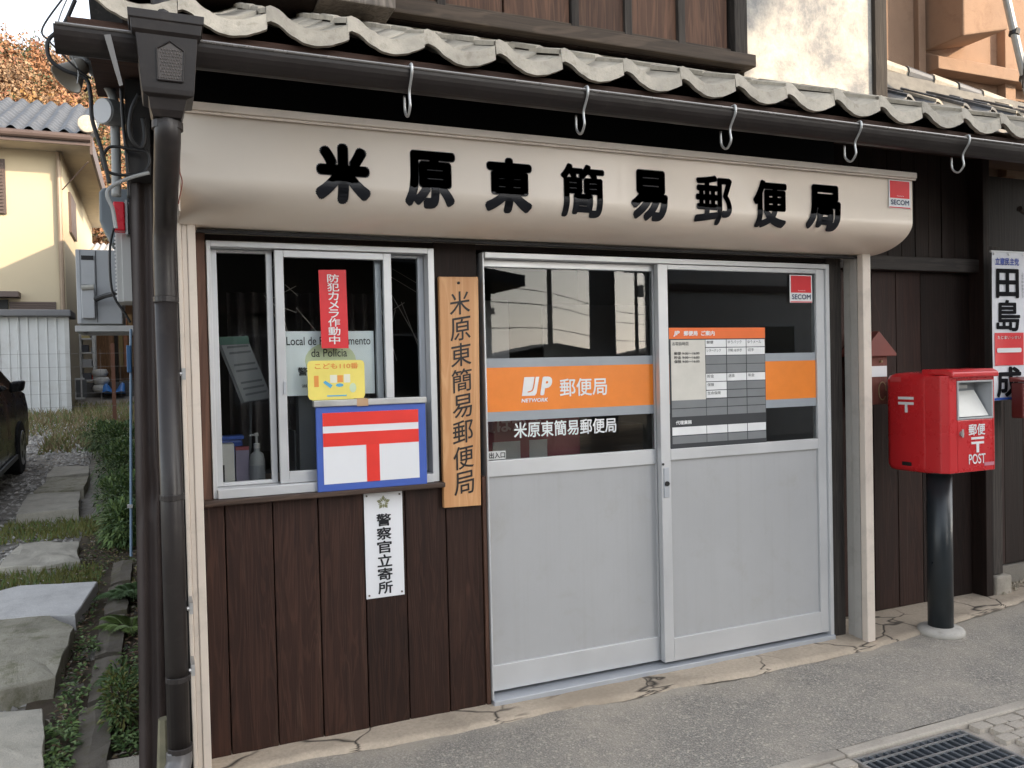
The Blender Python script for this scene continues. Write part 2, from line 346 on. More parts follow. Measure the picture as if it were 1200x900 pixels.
near, rest = vis[:300], vis[300:]+[q for q in spots if not _vis(q)]
for (x, y) in near:
    o = part('paver', random.choice(hexm), None, pave, (x, y, -.083+random.uniform(-.0015,.0015))); o.rotation_euler = (random.uniform(-.02,.02), random.uniform(-.02,.02), random.uniform(-.03,.03))
st = MB()
for (x, y) in rest:
    a, b = .0445, .0262; pts = [(-a,0),(-a*.90,-b),(a*.90,-b),(a,0),(a*.90,b),(-a*.90,b)]
    st.add([(x+p[0],y+p[1],-.087) for p in pts]+[(x+p[0]*.86,y+p[1]*.8,-.067) for p in pts], [(6,7,8,9,10,11)]+[(i,(i+1)%6,6+(i+1)%6,6+i) for i in range(6)])
part('paver_field', st, PAVER, pave, kind='stuff')
# drain grate
gt = thing('drain_grate', 'galvanised steel drain grate set in the block paving beside the kerb', 'grate', ((GX0+GX1)/2, (GY0+GY1)/2, -.10))
pit = MB(); pit.box(GX0,GX1,GY0,GY1,-.31,-.30); part('pit_floor', pit, BLACKM, gt)
fr_ = MB(); t = .012
fr_.box(GX0,GX1,GY1-t,GY1,-.12,-.068); fr_.box(GX0,GX1,GY0,GY0+t,-.12,-.068); fr_.box(GX0,GX0+t,GY0+t,GY1-t,-.12,-.068); fr_.box(GX1-t,GX1,GY0+t,GY1-t,-.12,-.068)
part('grate_frame', fr_, GALV, gt)
n = 15
bar_me = B(-.0065,.0065,GY0+t,GY1-t,-.045,0).mesh('bearing_bar', paint('grate_dark_steel',(.16,.18,.20),.45,metal=.6))
for i in range(1,n): part('bearing_bar', bar_me, None, gt, (GX0+(GX1-GX0)*i/n, 0, -.070))
rod_me = B(GX0+t,GX1-t,-.0035,.0035,-.007,0).mesh('cross_rod', GALV)
for i in range(1,9): part('cross_rod', rod_me, None, gt, (0, GY1-(GY1-GY0)*(i-.35)/8.4, -.066))

# ---- yard to the left
def yard(u, v):
    x = -30+u*29.87; 
    x = -.13-(1-u)**2.2*34; y = -.95+(v**1.7)*60
    return (x, y, yz(y)-.015+.02*nz(x,y,1.1)+.012*nz(x,y,4.)-(.16*max(0,-y) if y < 0 else 0))
part('yard', MB().grid(yard, 70, 110), GRAVB, kind='structure', smooth=True)
def soilf(u, v):
    x = -.62+u*.50; y = -.3+v*5.2; return (x, y, yz(y)-.012+.02*nz(x,y,5.)+.012*nz(x,y,14.)+.01)
part('soil_bed', MB().grid(soilf, 24, 120), SOIL, kind='structure', smooth=True)
# gravel stones
gm = [paint('stone_grey',(.42,.40,.37),.85,var=.3,vscale=20), paint('stone_pale',(.56,.53,.49),.85,var=.25,vscale=20), paint('stone_dark',(.26,.245,.225),.85,var=.3,vscale=20)]
gs = MB()
for i in range(9000):
    y = .4+12.5*random.random()**1.25; xw = .7+.19*y; x = -.55-.03*y-xw*random.random()
    if y < 5 and x > -.62: continue
    s = random.uniform(.010,.024)*(1+.05*y); zb = yz(y)-.01; a = random.random()*6.28
    vs = [(x+s*math.cos(a+k*1.57)*random.uniform(.7,1.3), y+s*math.sin(a+k*1.57)*random.uniform(.7,1.3), zb+s*random.uniform(.1,.3)) for k in range(4)]
    gs.add(vs+[(x+random.uniform(-.3,.3)*s, y+random.uniform(-.3,.3)*s, zb+s*random.uniform(.6,1.1))], [(0,1,4),(1,2,4),(2,3,4),(3,0,4)], random.choice((0,0,1,2)))
part('gravel', gs, gm, kind='stuff', label='loose grey gravel covering the yard', cat='gravel')

# ---- stone slabs along the house
def slab(label, corners, z, th, mat, rough=.02, crown=.0, tilt=0):
    C = Vector((sum(c[0] for c in corners)/len(corners), sum(c[1] for c in corners)/len(corners), 0)); n = len(corners); N = 8*n
    ring = []
    for i in range(n):
        a, b = Vector((*corners[i],0)), Vector((*corners[(i+1)%n],0))
        for k in range(8): q = a.lerp(b, k/8); ring.append(q)
    mb = MB(); levels = [(1.02,-th),(1.0,-th*.45),(1.0,-.006),(.985,0.),(.72,crown*.4),(.38,crown*.5),(.05,crown*.5)]
    vs = []
    for li,(s,dz) in enumerate(levels):
        for k,q in enumerate(ring):
            p = C+(q-C)*s; j = rough*(1 if li < 4 else .6); p.x += j*nz(p.x,p.y,6.,dz*9+C.x); p.y += j*nz(p.x,p.y,6.,dz*9+5+C.y)
            p.z = z+yz(C.y)+tilt*(p.y-C.y)+dz+(rough*.8*nz(p.x,p.y,7.,2.) if li > 1 else 0); vs.append(p)
    M_ = len(ring); fs = [(i*M_+k, i*M_+(k+1)%M_, (i+1)*M_+(k+1)%M_, (i+1)*M_+k) for i in range(len(levels)-1) for k in range(M_)]
    fs += [tuple(range(M_-1,-1,-1)), tuple((len(levels)-1)*M_+k for k in range(M_))]
    return part('stone_slab', mb.add([v-Vector((C.x,C.y,z+yz(C.y)-th)) for v in vs], fs), mat, None, (C.x,C.y,z+yz(C.y)-th), label=label, cat='stone slab', group='stone slabs laid along the side of the house')
slab('flat squared stone slab nearest the camera in the bottom left corner', [(-.95,.18),(-.46,.10),(-.53,.77),(-.95,.86)], .07, .20, STONE, .010)
slab('thick rough mossy stone slab with rounded edges, second from the camera', [(-1.05,.98),(-.72,.93),(-.51,1.0),(-.48,1.68),(-.62,1.93),(-1.05,2.02)], .09, .20, STONEM, .014, .006, .058)
slab('pale smooth blue grey slab tilted behind the mossy slab', [(-1.1,2.05),(-.87,1.99),(-.49,1.90),(-.41,2.51),(-.85,2.63),(-1.1,2.45)], .09, .12, STONEL, .006, 0, .058)
slab('jagged grey stone slab half sunk in moss, fourth from the camera', [(-1.07,3.28),(-.80,3.2),(-.56,3.22),(-.61,3.8),(-.80,3.95),(-1.03,3.9)], .05, .13, STONE, .024, .014, .05)
slab('thick squared grey stone slab just beyond the clump of moss', [(-1.17,4.88),(-.69,4.90),(-.74,5.75),(-1.19,5.8)], .09, .19, STONE, .012, 0, .058)
slab('mossy stone slab, second farthest in the row beside the green shrub', [(-1.15,5.92),(-.72,5.87),(-.71,6.68),(-1.08,6.66)], .09, .14, STONEM, .015, 0, .058)
slab('small stone slab farthest back in the row near the black car', [(-1.14,6.75),(-.73,6.84),(-.75,7.32),(-1.12,7.46)], .09, .12, STONE, .015, 0, .058)
for i,(x,y,lx,ly) in enumerate([(-.30,.10,.085,.62),(-.285,.78,.08,.50),(-.285,1.34,.085,.60),(-.275,2.0,.08,.55),(-.27,2.62,.08,.5)]):
    lab = ['edging stone nearest the camera between the slabs and the downpipe','second edging stone from the camera beside the weeds','middle edging stone of the row, below the small fern','fourth edging stone from the camera next to the pale slab','farthest edging stone, beside the mossy clump'][i]
    m_ = MB(); nn = 8; vs = []
    for k in range(nn+1):
        yy = y+ly*k/nn
        for (dx,dz) in ((-lx,-.12),(-lx*.95,.035),(-lx*.2,.05),(lx*.6,.045),(lx*.7,-.12)): vs.append((x+dx+.012*nz(yy,dx,7.,i), yy, yz(yy)+dz+.012*nz(yy,dx*9,6.,i+3)))
    fs = [(k*5+j,k*5+j+1,(k+1)*5+j+1,(k+1)*5+j) for k in range(nn) for j in range(4)]+[(0,1,2,3,4),tuple(nn*5+j for j in (4,3,2,1,0))]
    part('edging_stone', m_.add(vs,fs), EDGE, label=lab, cat='edging stone', group='edging stones along the house wall')

# ---- plants
def leaf(mb, p, d, L, W, m=0, droop=.25):
    d = Vector(d).normalized(); s = d.cross(Vector((0,0,1))); s = s.normalized() if s.length > .05 else Vector((1,0,0)); up = s.cross(d)
    a = Vector(p); mid = a+d*L*.5+up*L*.06; e = a+d*L-Vector((0,0,1))*L*droop
    mb.add([a, mid-s*W*.5, e, mid+s*W*.5], [(0,1,2,3)], m)
FERN = foliage('fern_green', (.085,.14,.055)); FERNL = foliage('fern_light', (.14,.20,.06)); LEAFD = foliage('leaf_dark_green', (.065,.115,.036)); LEAFM = foliage('leaf_mid_green', (.125,.185,.06))
MOSSY = foliage('moss_yellow', (.16,.16,.045)); DRY = foliage('dry_grass', (.24,.19,.10)); LITTER = foliage('leaf_litter', (.16,.10,.06)); LITG = foliage('litter_pale', (.26,.23,.18))
def fern(label, x, y, n, L, mat, az0=0, span=6.28):
    z = yz(y)+.0; t = thing('fern', label, 'fern', (x,y,z), 'ferns at the foot of the wall')
    for i in range(n):
        az = az0+span*(i+random.uniform(-.3,.3))/n; l = L*random.uniform(.75,1.1); up = random.uniform(.7,1.2); m_ = MB(); pts = []
        for k in range(12):
            s = k/11; rr = l*s*(1-.15*s); zz = l*(up*s-.85*s*s*up); pts.append(Vector((x+math.cos(az)*rr, y+math.sin(az)*rr, z+.01+zz)))
        m_.tube(pts, [.0028*(1-.8*k/11) for k in range(12)], 4)
        for k in range(1,12):
            s = k/11; tang = (pts[k]-pts[k-1]).normalized(); sd = tang.cross(Vector((0,0,1))).normalized(); W = l*.26*math.sin(math.pi*(.12+.86*s))
            for sg in (-1,1):
                for h in (0,.5): leaf(m_, pts[k-1].lerp(pts[k],h), sd*sg+tang*.45, W, W*.30, 0, .15)
        part('frond', m_, mat, t)
fern('bluish green fern with spreading fronds beside the pale slab', -.20, 2.30, 11, .27, FERN, 1.2, 5.)
fern('bright yellow green fern below the bluish fern at the wall', -.21, 1.72, 8, .24, FERNL, 1.4, 4.6)
fern('low dark fern at the foot of the cladding near the bottom', -.20, .95, 10, .19, FERN)
def shrub(name, label, cat, blobs, n, L, W, mats, seed):
    random.seed(seed); c = blobs[0]; t = thing(name, label, cat, (c[0],c[1],yz(c[1])))
    st_ = MB()
    for (x,y,z,rx,ry,rz) in blobs:
        for k in range(7): st_.tube([(x+random.uniform(-.3,.3)*rx, y+random.uniform(-.3,.3)*ry, yz(y)-.02), (x+random.uniform(-.8,.8)*rx, y+random.uniform(-.8,.8)*ry, z+random.uniform(0,.7)*rz)], [.007,.003], 5)
    part('stems', st_, flat('stem_brown',(.06,.045,.03),.8), t, kind='stuff')
    lf = MB()
    for (x,y,z,rx,ry,rz) in blobs:
        for k in range(n):
            a = random.random()*6.28; u = random.uniform(-1,1); rr = (random.random()**.45); s = math.sqrt(1-u*u)
            d = Vector((s*math.cos(a), s*math.sin(a), u)); wob = 1+.28*mnoise.noise(d*2.2+Vector((x*3,y*3,seed)))
            p = Vector((x+d.x*rx*rr*wob, y+d.y*ry*rr*wob, z+d.z*rz*rr*wob))
            if p.z < yz(p.y): p.z = yz(p.y)+random.random()*.05
            leaf(lf, p, d+Vector((random.uniform(-.8,.8),random.uniform(-.8,.8),random.uniform(-.2,.7))), L*random.uniform(.6,1.3), W*random.uniform(.7,1.2), random.randrange(len(mats)))
    part('foliage', lf, mats, t, kind='stuff')
shrub('leafy_shrub', 'dense dark green shrub crowding the wall behind the farthest slabs', 'shrub', [(-.34,4.9,.36,.20,.7,.22),(-.38,6.3,.50,.24,.9,.26),(-.42,7.8,.62,.30,.8,.26),(-.30,3.9,.26,.15,.4,.18),(-.62,8.6,.66,.32,.7,.2)], 2000, .085, .020, [LEAFD,LEAFM,FERN,FERNL], 3)
shrub('weedy_bush', 'small tangled weedy bush between the edging stone and cladding', 'bush', [(-.215,.55,.07,.075,.22,.13)], 700, .035, .016, [LEAFM,LEAFD,MOSSY], 5)
random.seed(21); lit = MB(); lm = [LITTER,LITG,LEAFD,LEAFM,MOSSY,DRY]
for i in range(5200):
    y = -.15+5.*random.random()**1.3; x = random.uniform(-.56,-.135) if random.random() < .75 else random.uniform(-1.3,-.5)
    z = yz(y)+.012+random.random()*.018; k = random.choice((0,0,0,1,2,2,3,3,5)) if y < 2.4 else random.choice((0,1,2,4,4,5,3)); a = random.random()*6.28
    if x < -.5 and .05 < y < 2.7: continue
    if -.39 < x < -.22 and y < 3.1 and random.random() < .86: continue
    leaf(lit, (x,y,z), (math.cos(a),math.sin(a),random.uniform(-.1,.7)), random.uniform(.018,.048), random.uniform(.008,.02), k, .2)
for i in range(26):      # leafy ground plants
    y = random.choice((.12,.3,.55,.85,1.2,1.5,.2))+random.uniform(-.1,.1); x = random.uniform(-.47,-.38) if random.random() < .7 else random.uniform(-.20,-.15)
    for k in range(26):
        a = random.random()*6.28; h = random.uniform(.01,.075); leaf(lit, (x+.03*math.cos(a),y+.03*math.sin(a),yz(y)+h), (math.cos(a),math.sin(a),.4), random.uniform(.02,.045), random.uniform(.012,.026), random.choice((2,3,3)), .3)
part('ground_litter', lit, lm, kind='stuff', label='leaf litter, moss and low weeds on the soil beside the slabs', cat='weeds')
random.seed(22); gr = MB()
for i in range(9000):
    y = 9.2+7.*random.random(); x = random.uniform(-4.6,.4) if y > 11.2 else random.uniform(-1.5,-.3)
    if y < 11.4 and random.random() < .6: continue
    z = yz(y)-.02; h = random.uniform(.05,.17); dx, dy = random.uniform(-.1,.1), random.uniform(-.1,.1); wv = random.uniform(.008,.016)
    gr.add([(x-wv,y,z),(x+wv,y,z),(x+dx,y+dy,z+h)], [(0,1,2)], random.choice((0,0,0,0,1,2)))
for i in range(2600):    # mossy tufts between the slabs
    y = random.choice((3.0,4.4,4.6,2.85))+random.uniform(-.25,.25); x = random.uniform(-1.25,-.42); z = yz(y); h = random.uniform(.02,.07); wv = .006
    gr.add([(x-wv,y,z),(x+wv,y,z),(x+random.uniform(-.03,.03),y+random.uniform(-.03,.03),z+h)], [(0,1,2)], random.choice((1,2,2,2)))
part('dry_grass', gr, [DRY,LEAFM,MOSSY], kind='stuff', label='dry tufted grass at the back of the gravel yard', cat='grass')

# ================================================================== SHOP BUILDING
shop = thing('shop_building', 'old timber post office building with dark planks and tiled eave', 'building', (1.7,.5,-.05))
# facade planks under the window (each one its own board)
seams = [.116,.194,.3735,.552,.7385,.914,1.095,1.262]
for i in range(7):
    m_ = B(seams[i]+.0022,seams[i+1]-.0022,-.006+random.uniform(-.002,.002),.03,-.043,.945)
    part('plank', m_, PLANK, shop, bevel=.003)
part('corner_strip', B(1.264,1.282,-.012,.04,-.045,.97), TRIMW, shop, bevel=.002)
part('backing_wall', B(.0,1.26,.036,.10,-.05,.95), BLACKM, shop)
part('window_trim', B(.118,.152,-.02,.03,.935,2.02), TRIMW, shop, bevel=.003)
part('window_sill', B(.118,1.075,-.072,.03,.946,.967), TRIMX, shop, bevel=.004)
part('post', B(1.066,1.262,-.008,.11,.967,2.03), PLANKB, shop, bevel=.003)
part('post', B(3.247,3.352,-.010,.11,-.04,2.03), POSTG, shop, bevel=.004)
part('lintel', B(.0,3.36,.0,.11,1.962,2.10), PLANKB, shop)
part('upper_front_wall', B(-.10,3.355,.03,.11,2.102,2.76), BLACKM, shop)  # black colour stands in for the shadow under the eave
# interior room
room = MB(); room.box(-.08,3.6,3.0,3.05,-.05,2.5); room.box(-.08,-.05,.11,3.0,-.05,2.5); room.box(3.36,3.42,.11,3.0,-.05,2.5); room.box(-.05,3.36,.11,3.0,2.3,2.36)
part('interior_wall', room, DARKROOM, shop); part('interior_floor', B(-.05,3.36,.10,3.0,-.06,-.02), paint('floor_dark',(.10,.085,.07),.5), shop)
part('counter', B(-.04,1.25,.12,.62,.86,.975), wood('counter_wood',(.12,.07,.04),(.25,.15,.08),axis='x',knots=False), shop)
part('service_counter', B(.9,3.3,1.9,2.3,-.02,1.0), wood('counter_wood2',(.10,.06,.04),(.20,.12,.07),axis='x',knots=False), shop)
cu = MB()
def curt(u, v): return (.30+u*.78, .95+.035*math.sin(u*70), 1.05+v*.80)
cu.grid(curt, 160, 2); part('curtain', cu, paint('curtain_grey',(.12,.11,.11),.9), shop, smooth=True)
part('notice_sheet', B(1.36,1.85,1.02,1.03,1.42,1.83), flat('sheet_grey',(.30,.30,.32),.5), shop)
part('wall_sheet', B(2.3,3.1,1.5,1.51,1.2,1.85), flat('sheet_grey2',(.10,.10,.105),.6), shop)

# window
win = part('window', MB().box(.154,.170,-.03,.075,.968,1.957).box(1.034,1.062,-.03,.075,.968,1.957).box(.170,1.034,-.03,.075,1.934,1.957).box(.170,1.034,-.045,.075,.968,1.004), ALU, shop, bevel=.002)
def sash(x0, x1, y, z0, z1, sw, parent, tr=.028, br=.045, mat=None):
    m_ = MB(); m_.box(x0,x0+sw,y,y+.028,z0,z1).box(x1-sw,x1,y,y+.028,z0,z1).box(x0+sw,x1-sw,y,y+.028,z1-tr,z1).box(x0+sw,x1-sw,y,y+.028,z0,z0+br)
    s_ = part('sash', m_, mat or ALU, parent, bevel=.002)
    part('pane', B(x0+sw,x1-sw,y+.011,y+.016,z0+br,z1-tr), GLASS, parent); return s_
sash(.408,.880,-.012,1.006,1.932,.034,win)
sash(.171,.404,.030,1.006,1.932,.024,win,tr=.012,br=.014,mat=ALU)
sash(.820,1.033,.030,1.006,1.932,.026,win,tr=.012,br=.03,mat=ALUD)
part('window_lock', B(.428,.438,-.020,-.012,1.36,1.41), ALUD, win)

# sliding doors
df = MB(); df.box(1.284,1.292,-.025,.075,-.03,1.95).box(3.222,3.245,-.035,.075,-.03,1.95).box(1.292,3.222,-.035,.075,1.925,1.95)
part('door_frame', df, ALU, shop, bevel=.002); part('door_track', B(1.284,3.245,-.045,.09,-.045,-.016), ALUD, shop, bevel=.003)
def leafdoor(x0, x1, y, ls, rs, mid0, mid1, bot, top):
    t_ = .034; m_ = MB()
    m_.box(x0,x0+ls,y,y+t_,0,1.924).box(x1-rs,x1,y,y+t_,0,1.924)
    d = part('sliding_door', m_, ALU, shop, bevel=.0025)
    part('rail', B(x0+ls,x1-rs,y,y+t_,mid0,mid1), ALU, d, bevel=.0025); part('rail', B(x0+ls,x1-rs,y,y+t_,0,bot), ALU, d, bevel=.0025); part('rail', B(x0+ls,x1-rs,y,y+t_,top,1.924), ALU, d, bevel=.0025)
    part('lower_panel', B(x0+ls,x1-rs,y+.012,y+.022,bot,mid0), PANELG, d)
    part('glass', B(x0+ls,x1-rs,y+.014,y+.020,mid1,top), GLASS, d); return d
dl = leafdoor(1.292,2.235,.022,.014,.05,.960,1.032,.116,1.893)
dr = leafdoor(2.185,3.222,-.022,.055,.056,.978,1.032,.112,1.900)
yl, yr = .0345, -.0095                                     # printed film just in front of each pane
for (d, x0, x1, y) in ((dl,1.307,2.184,yl),(dr,2.242,3.165,yr)):
    part('grey_band', MB().box(x0,x1,y-.0012,y,1.446,1.487).box(x0,x1,y-.0012,y,1.206,1.248), BANDG, d); part('orange_band', B(x0,x1,y-.0012,y,1.248,1.446), ORANGE, d)
yt = yl-.003
text('P', 1.574,1.626,1.315,1.400, yt, WHITE, dl, bold=.055, shear=.18)
part('logo_block', MB().prism([(1.483,yt,1.315),(1.548,yt,1.315),(1.556,yt,1.325),(1.572,yt,1.400),(1.497,yt,1.400)],(0,.001,0)), WHITE, dl)
part('logo_hook', MB().tube(smoothpath([(1.551,yt-.001,1.401),(1.541,yt-.001,1.352),(1.532,yt-.001,1.337),(1.512,yt-.001,1.332)],5),.0026,6), ORANGE, dl)
text('NETWORK', 1.480,1.612,1.285,1.303, yt, WHITE, dl, bold=.03, shear=.15)
text('郵便局', 1.675,1.925,1.305,1.388, yt, WHITE, dl, bold=.012)
text('米原東簡易郵便局', 1.440,1.972,1.125,1.197, yl-.002, WHITE, dl, bold=.016)
part('exit_label', B(1.312,1.397,yl-.002,yl-.001,1.036,1.073), flat('label_grey',(.62,.62,.60),.5), dl); text('出入口', 1.316,1.393,1.041,1.069, yl-.0035, BLACKP, dl, bold=.025)
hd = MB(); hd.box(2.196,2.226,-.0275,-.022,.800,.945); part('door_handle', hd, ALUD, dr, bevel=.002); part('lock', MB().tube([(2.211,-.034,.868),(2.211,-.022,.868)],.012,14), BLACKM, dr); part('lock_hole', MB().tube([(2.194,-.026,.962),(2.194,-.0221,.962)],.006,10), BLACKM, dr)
def secom(parent, x0, x1, z0, z1, y):
    p_ = part('security_sticker', B(x0,x1,y-.0012,y,z0,z1), WHITE, parent) if parent is not None else None
    w_, h_ = x1-x0, z1-z0; zz = z0+h_*.36
    part('red_square', B(x0+w_*.05,x1-w_*.05,y-.0022,y-.0014,zz,z1-h_*.03), REDP, p_); text('SECOM', x0+w_*.08,x1-w_*.08,z0+h_*.12,z0+h_*.30, y-.003, NAVY, p_, bold=.02)
    text('Security by', x0+w_*.36,x0+w_*.68,zz+h_*.05,zz+h_*.10, y-.003, WHITE, p_); part('red_line', B(x0+w_*.02,x1-w_*.02,y-.0022,y-.0014,z0+h_*.01,z0+h_*.045), REDP, p_)
    return p_
secom(dr, 2.998,3.148,1.748,1.892, yr-.002)

# notice board on the right-hand door
nb = thing('notice_board', 'dark grey notice panel with orange header taped to the right door glass', 'notice board', (2.53,-.013,1.03))
NX0, NX1, NZ1 = 2.247, 2.829, 1.619
def nx(u): return NX0+(NX1-NX0)*u
def nzz(v): return NZ1-(v-72)/771*.588
y0 = -.0125
part('panel', B(NX0,NX1,y0-.002,y0,1.031,NZ1), flat('panel_charcoal',(.035,.038,.043),.5), nb)
part('header', B(NX0,NX1,y0-.0034,y0-.0022,nzz(143),NZ1), flat('header_orange',(.85,.16,.025),.45), nb)
text('JP', nx(.04),nx(.10),nzz(128),nzz(92), y0-.0045, WHITE, nb, .04, .15); text('郵便局', nx(.145),nx(.285),nzz(124),nzz(92), y0-.0045, WHITE, nb, .03); text('ご案内', nx(.32),nx(.46),nzz(124),nzz(92), y0-.0045, WHITE, nb, .03)
part('hours_panel', B(nx(.016),nx(.36),y0-.0034,y0-.0022,nzz(535),nzz(150)), CREAM, nb)
text('お取扱時間', nx(.03),nx(.19),nzz(186),nzz(162), y0-.0045, BLACKP, nb); 
for i,s_ in enumerate(('郵便 9:00～16:00','貯金 9:00～16:00','保険 9:00～16:00')): text(s_, nx(.045),nx(.30),nzz(246+26*i),nzz(226+26*i), y0-.0045, BLACKP, nb, .015)
cols = [(.366,.578),(.586,.789),(.797,.994)]; rows = [(150,198),(203,250),(255,308),(312,365),(370,420),(425,475),(480,528),(535,585),(590,640)]
wh = {(0,0):'郵便',(0,1):'ゆうパック',(0,2):'ゆうメール',(1,0):'レターパック',(1,1):'印紙 はがき',(1,2):'切手',(4,0):'貯金',(4,1):'送金',(4,2):'年金',(5,0):'保険',(6,0):'生命保険'}
for r_,(v0,v1) in enumerate(rows):
    for c_,(a,b) in enumerate(cols):
        k = (r_,c_) in wh; part('cell', B(nx(a),nx(b),y0-.0034,y0-.0022,nzz(v1),nzz(v0)), WHITE if k else GREYL, nb)
        if k: text(wh[(r_,c_)], nx(a)+.006,nx(a)+.006+min(.085,.02*len(wh[(r_,c_)])),nzz(v0+27),nzz(v0+6), y0-.0045, BLACKP, nb)
for v0,v1 in rows[7:]: part('cell', B(nx(.016),nx(.36),y0-.0034,y0-.0022,nzz(v1),nzz(v0)), GREYL, nb)
text('代理業務', nx(.05),nx(.21),nzz(690),nzz(664), y0-.0045, WHITE, nb, .03)
for (a,b) in [(.016,.36)]+cols:
    part('cell', B(nx(a),nx(b),y0-.0034,y0-.0022,nzz(758),nzz(706)), WHITE, nb); part('cell', B(nx(a),nx(b),y0-.0034,y0-.0022,nzz(812),nzz(764)), GREYL, nb)

# shutter guide rails
def rail_left():
    m_ = MB(); m_.box(.050,.064,-.155,-.01,-.05,2.02).box(.064,.084,-.150,-.02,-.05,2.02).box(.084,.112,-.157,-.02,-.05,2.02); return part('shutter_rail', m_, BEIGED, shop, bevel=.003)
rail_left()
m_ = MB(); m_.box(3.354,3.409,-.157,-.118,-.045,2.02); part('shutter_rail', m_, BEIGED, shop, bevel=.004)
m_ = MB(); m_.box(3.360,3.40,-.110,-.06,-.04,2.02).box(3.366,3.40,-.060,-.012,-.04,2.02).box(3.376,3.40,-.118,-.110,-.04,2.02); part('rail_channel', m_, RAILG, shop, bevel=.003)

# ---- shutter box sign
sg = thing('shop_sign', 'long cream curved shutter box sign with black lettering above the doors', 'sign', (1.75,-.1,1.99))
SX0, SX1 = .058, 3.462
AY, AZ = .275, .137
def prof(s):                      # arc length from the top edge of the front face -> (y,z, ny,nz)
    v = 2.338-2.127
    if s <= v: return (-.375, 2.338-s, -1., 0.)
    t = (s-v)/( .335); th = min(1.,t)*math.pi/2
    nx_, nz_ = -math.cos(th)/AY, -math.sin(th)/AZ; l = math.hypot(nx_,nz_); return (-.10-AY*math.cos(th), 2.127-AZ*math.sin(th), nx_/l, nz_/l)
tab = []; s_ = 0
pp = [prof(i*.546/60) for i in range(61)]
m_ = MB(); ring = [(p[0],p[1]) for p in pp]+[(.0,1.985),(.0,2.338)]; n = len(ring)
vs = [(SX0,a,b) for a,b in ring]+[(SX1,a,b) for a,b in ring]
m_.add(vs, [(i,(i+1)%n,n+(i+1)%n,n+i) for i in range(n)]+[tuple(range(n-1,-1,-1)), tuple(range(n,2*n))])
o = part('casing', m_, BEIGE, sg)
for p in o.data.polygons: p.use_smooth = len(p.vertices) == 4 and p.index < 60
part('top_flange', MB().box(SX0-.004,SX1+.016,-.392,.0,2.340,2.368).box(SX0-.004,SX1+.016,-.386,-.378,2.330,2.340), BEIGED, sg, bevel=.003)
part('bottom_slot', B(SX0+.06,SX1-.05,-.118,-.085,1.974,1.984), BLACKM, sg)
part('end_cap', B(SX0-.006,SX0-.001,-.37,0,2.0,2.335), BEIGED, sg)
def sofz(v):                     # letters keep an even height on the face: height below the top edge -> arc length
    if v <= 2.338-2.127: return v
    return (2.338-2.127)+.335*math.asin(min(1.,(v-(2.338-2.127))/AZ))/(math.pi/2)
def on_sign(q, off=.0028):
    s = sofz(q[2]); y, z, ny, nz_ = prof(s); return (q[0], y+ny*off, z+nz_*off)
LS0, LS1 = .066, .276
xs_ = [.611,.943,1.268,1.595,1.916,2.252,2.566,2.886]; wds = [.204,.198,.204,.205,.186,.196,.198,.205]
LETTER = paint('letter_black', (.011,.012,.016), .42, var=.1, bump=.0, spec=.3)
for ch,xc,wd in zip('米原東簡易郵便局', xs_, wds):
    bl = {'米':.064,'原':.048,'東':.050,'簡':.030,'易':.048,'郵':.030,'便':.039,'局':.048}[ch]
    v, f, bb = glyph(ch, bl); bm = bmesh.new()
    vv = [bm.verts.new((xc-wd/2+(a-bb[0])/(bb[1]-bb[0])*wd, 0, LS1-(b-bb[2])/(bb[3]-bb[2])*(LS1-LS0))) for a,b,c in v]
    lay = {q: c for q,(a,b,c) in zip(vv, v)}
    for q in f:
        try: bm.faces.new([vv[i] for i in q])
        except ValueError: pass
    for k in range(1,20):
        bmesh.ops.bisect_plane(bm, geom=bm.verts[:]+bm.edges[:]+bm.faces[:], plane_co=(0,0,LS0+(LS1-LS0)*k/20), plane_no=(0,0,1), dist=1e-6)
    for q in bm.verts: q.co = on_sign(q.co)
    me = bpy.data.meshes.new('sign_letter'); bm.to_mesh(me); bm.free(); me.materials.append(LETTER); part('sign_letter', me, None, sg)
secom(sg, 3.300,3.446,2.188,2.326, -.3765)
part('red_wire', MB().tube(smoothpath([(.061,-.385,2.20),(.058,-.39,2.13),(.064,-.392,2.09),(.050,-.387,2.02)]),.0022,6), flat('rust_wire',(.16,.035,.02),.7), sg)

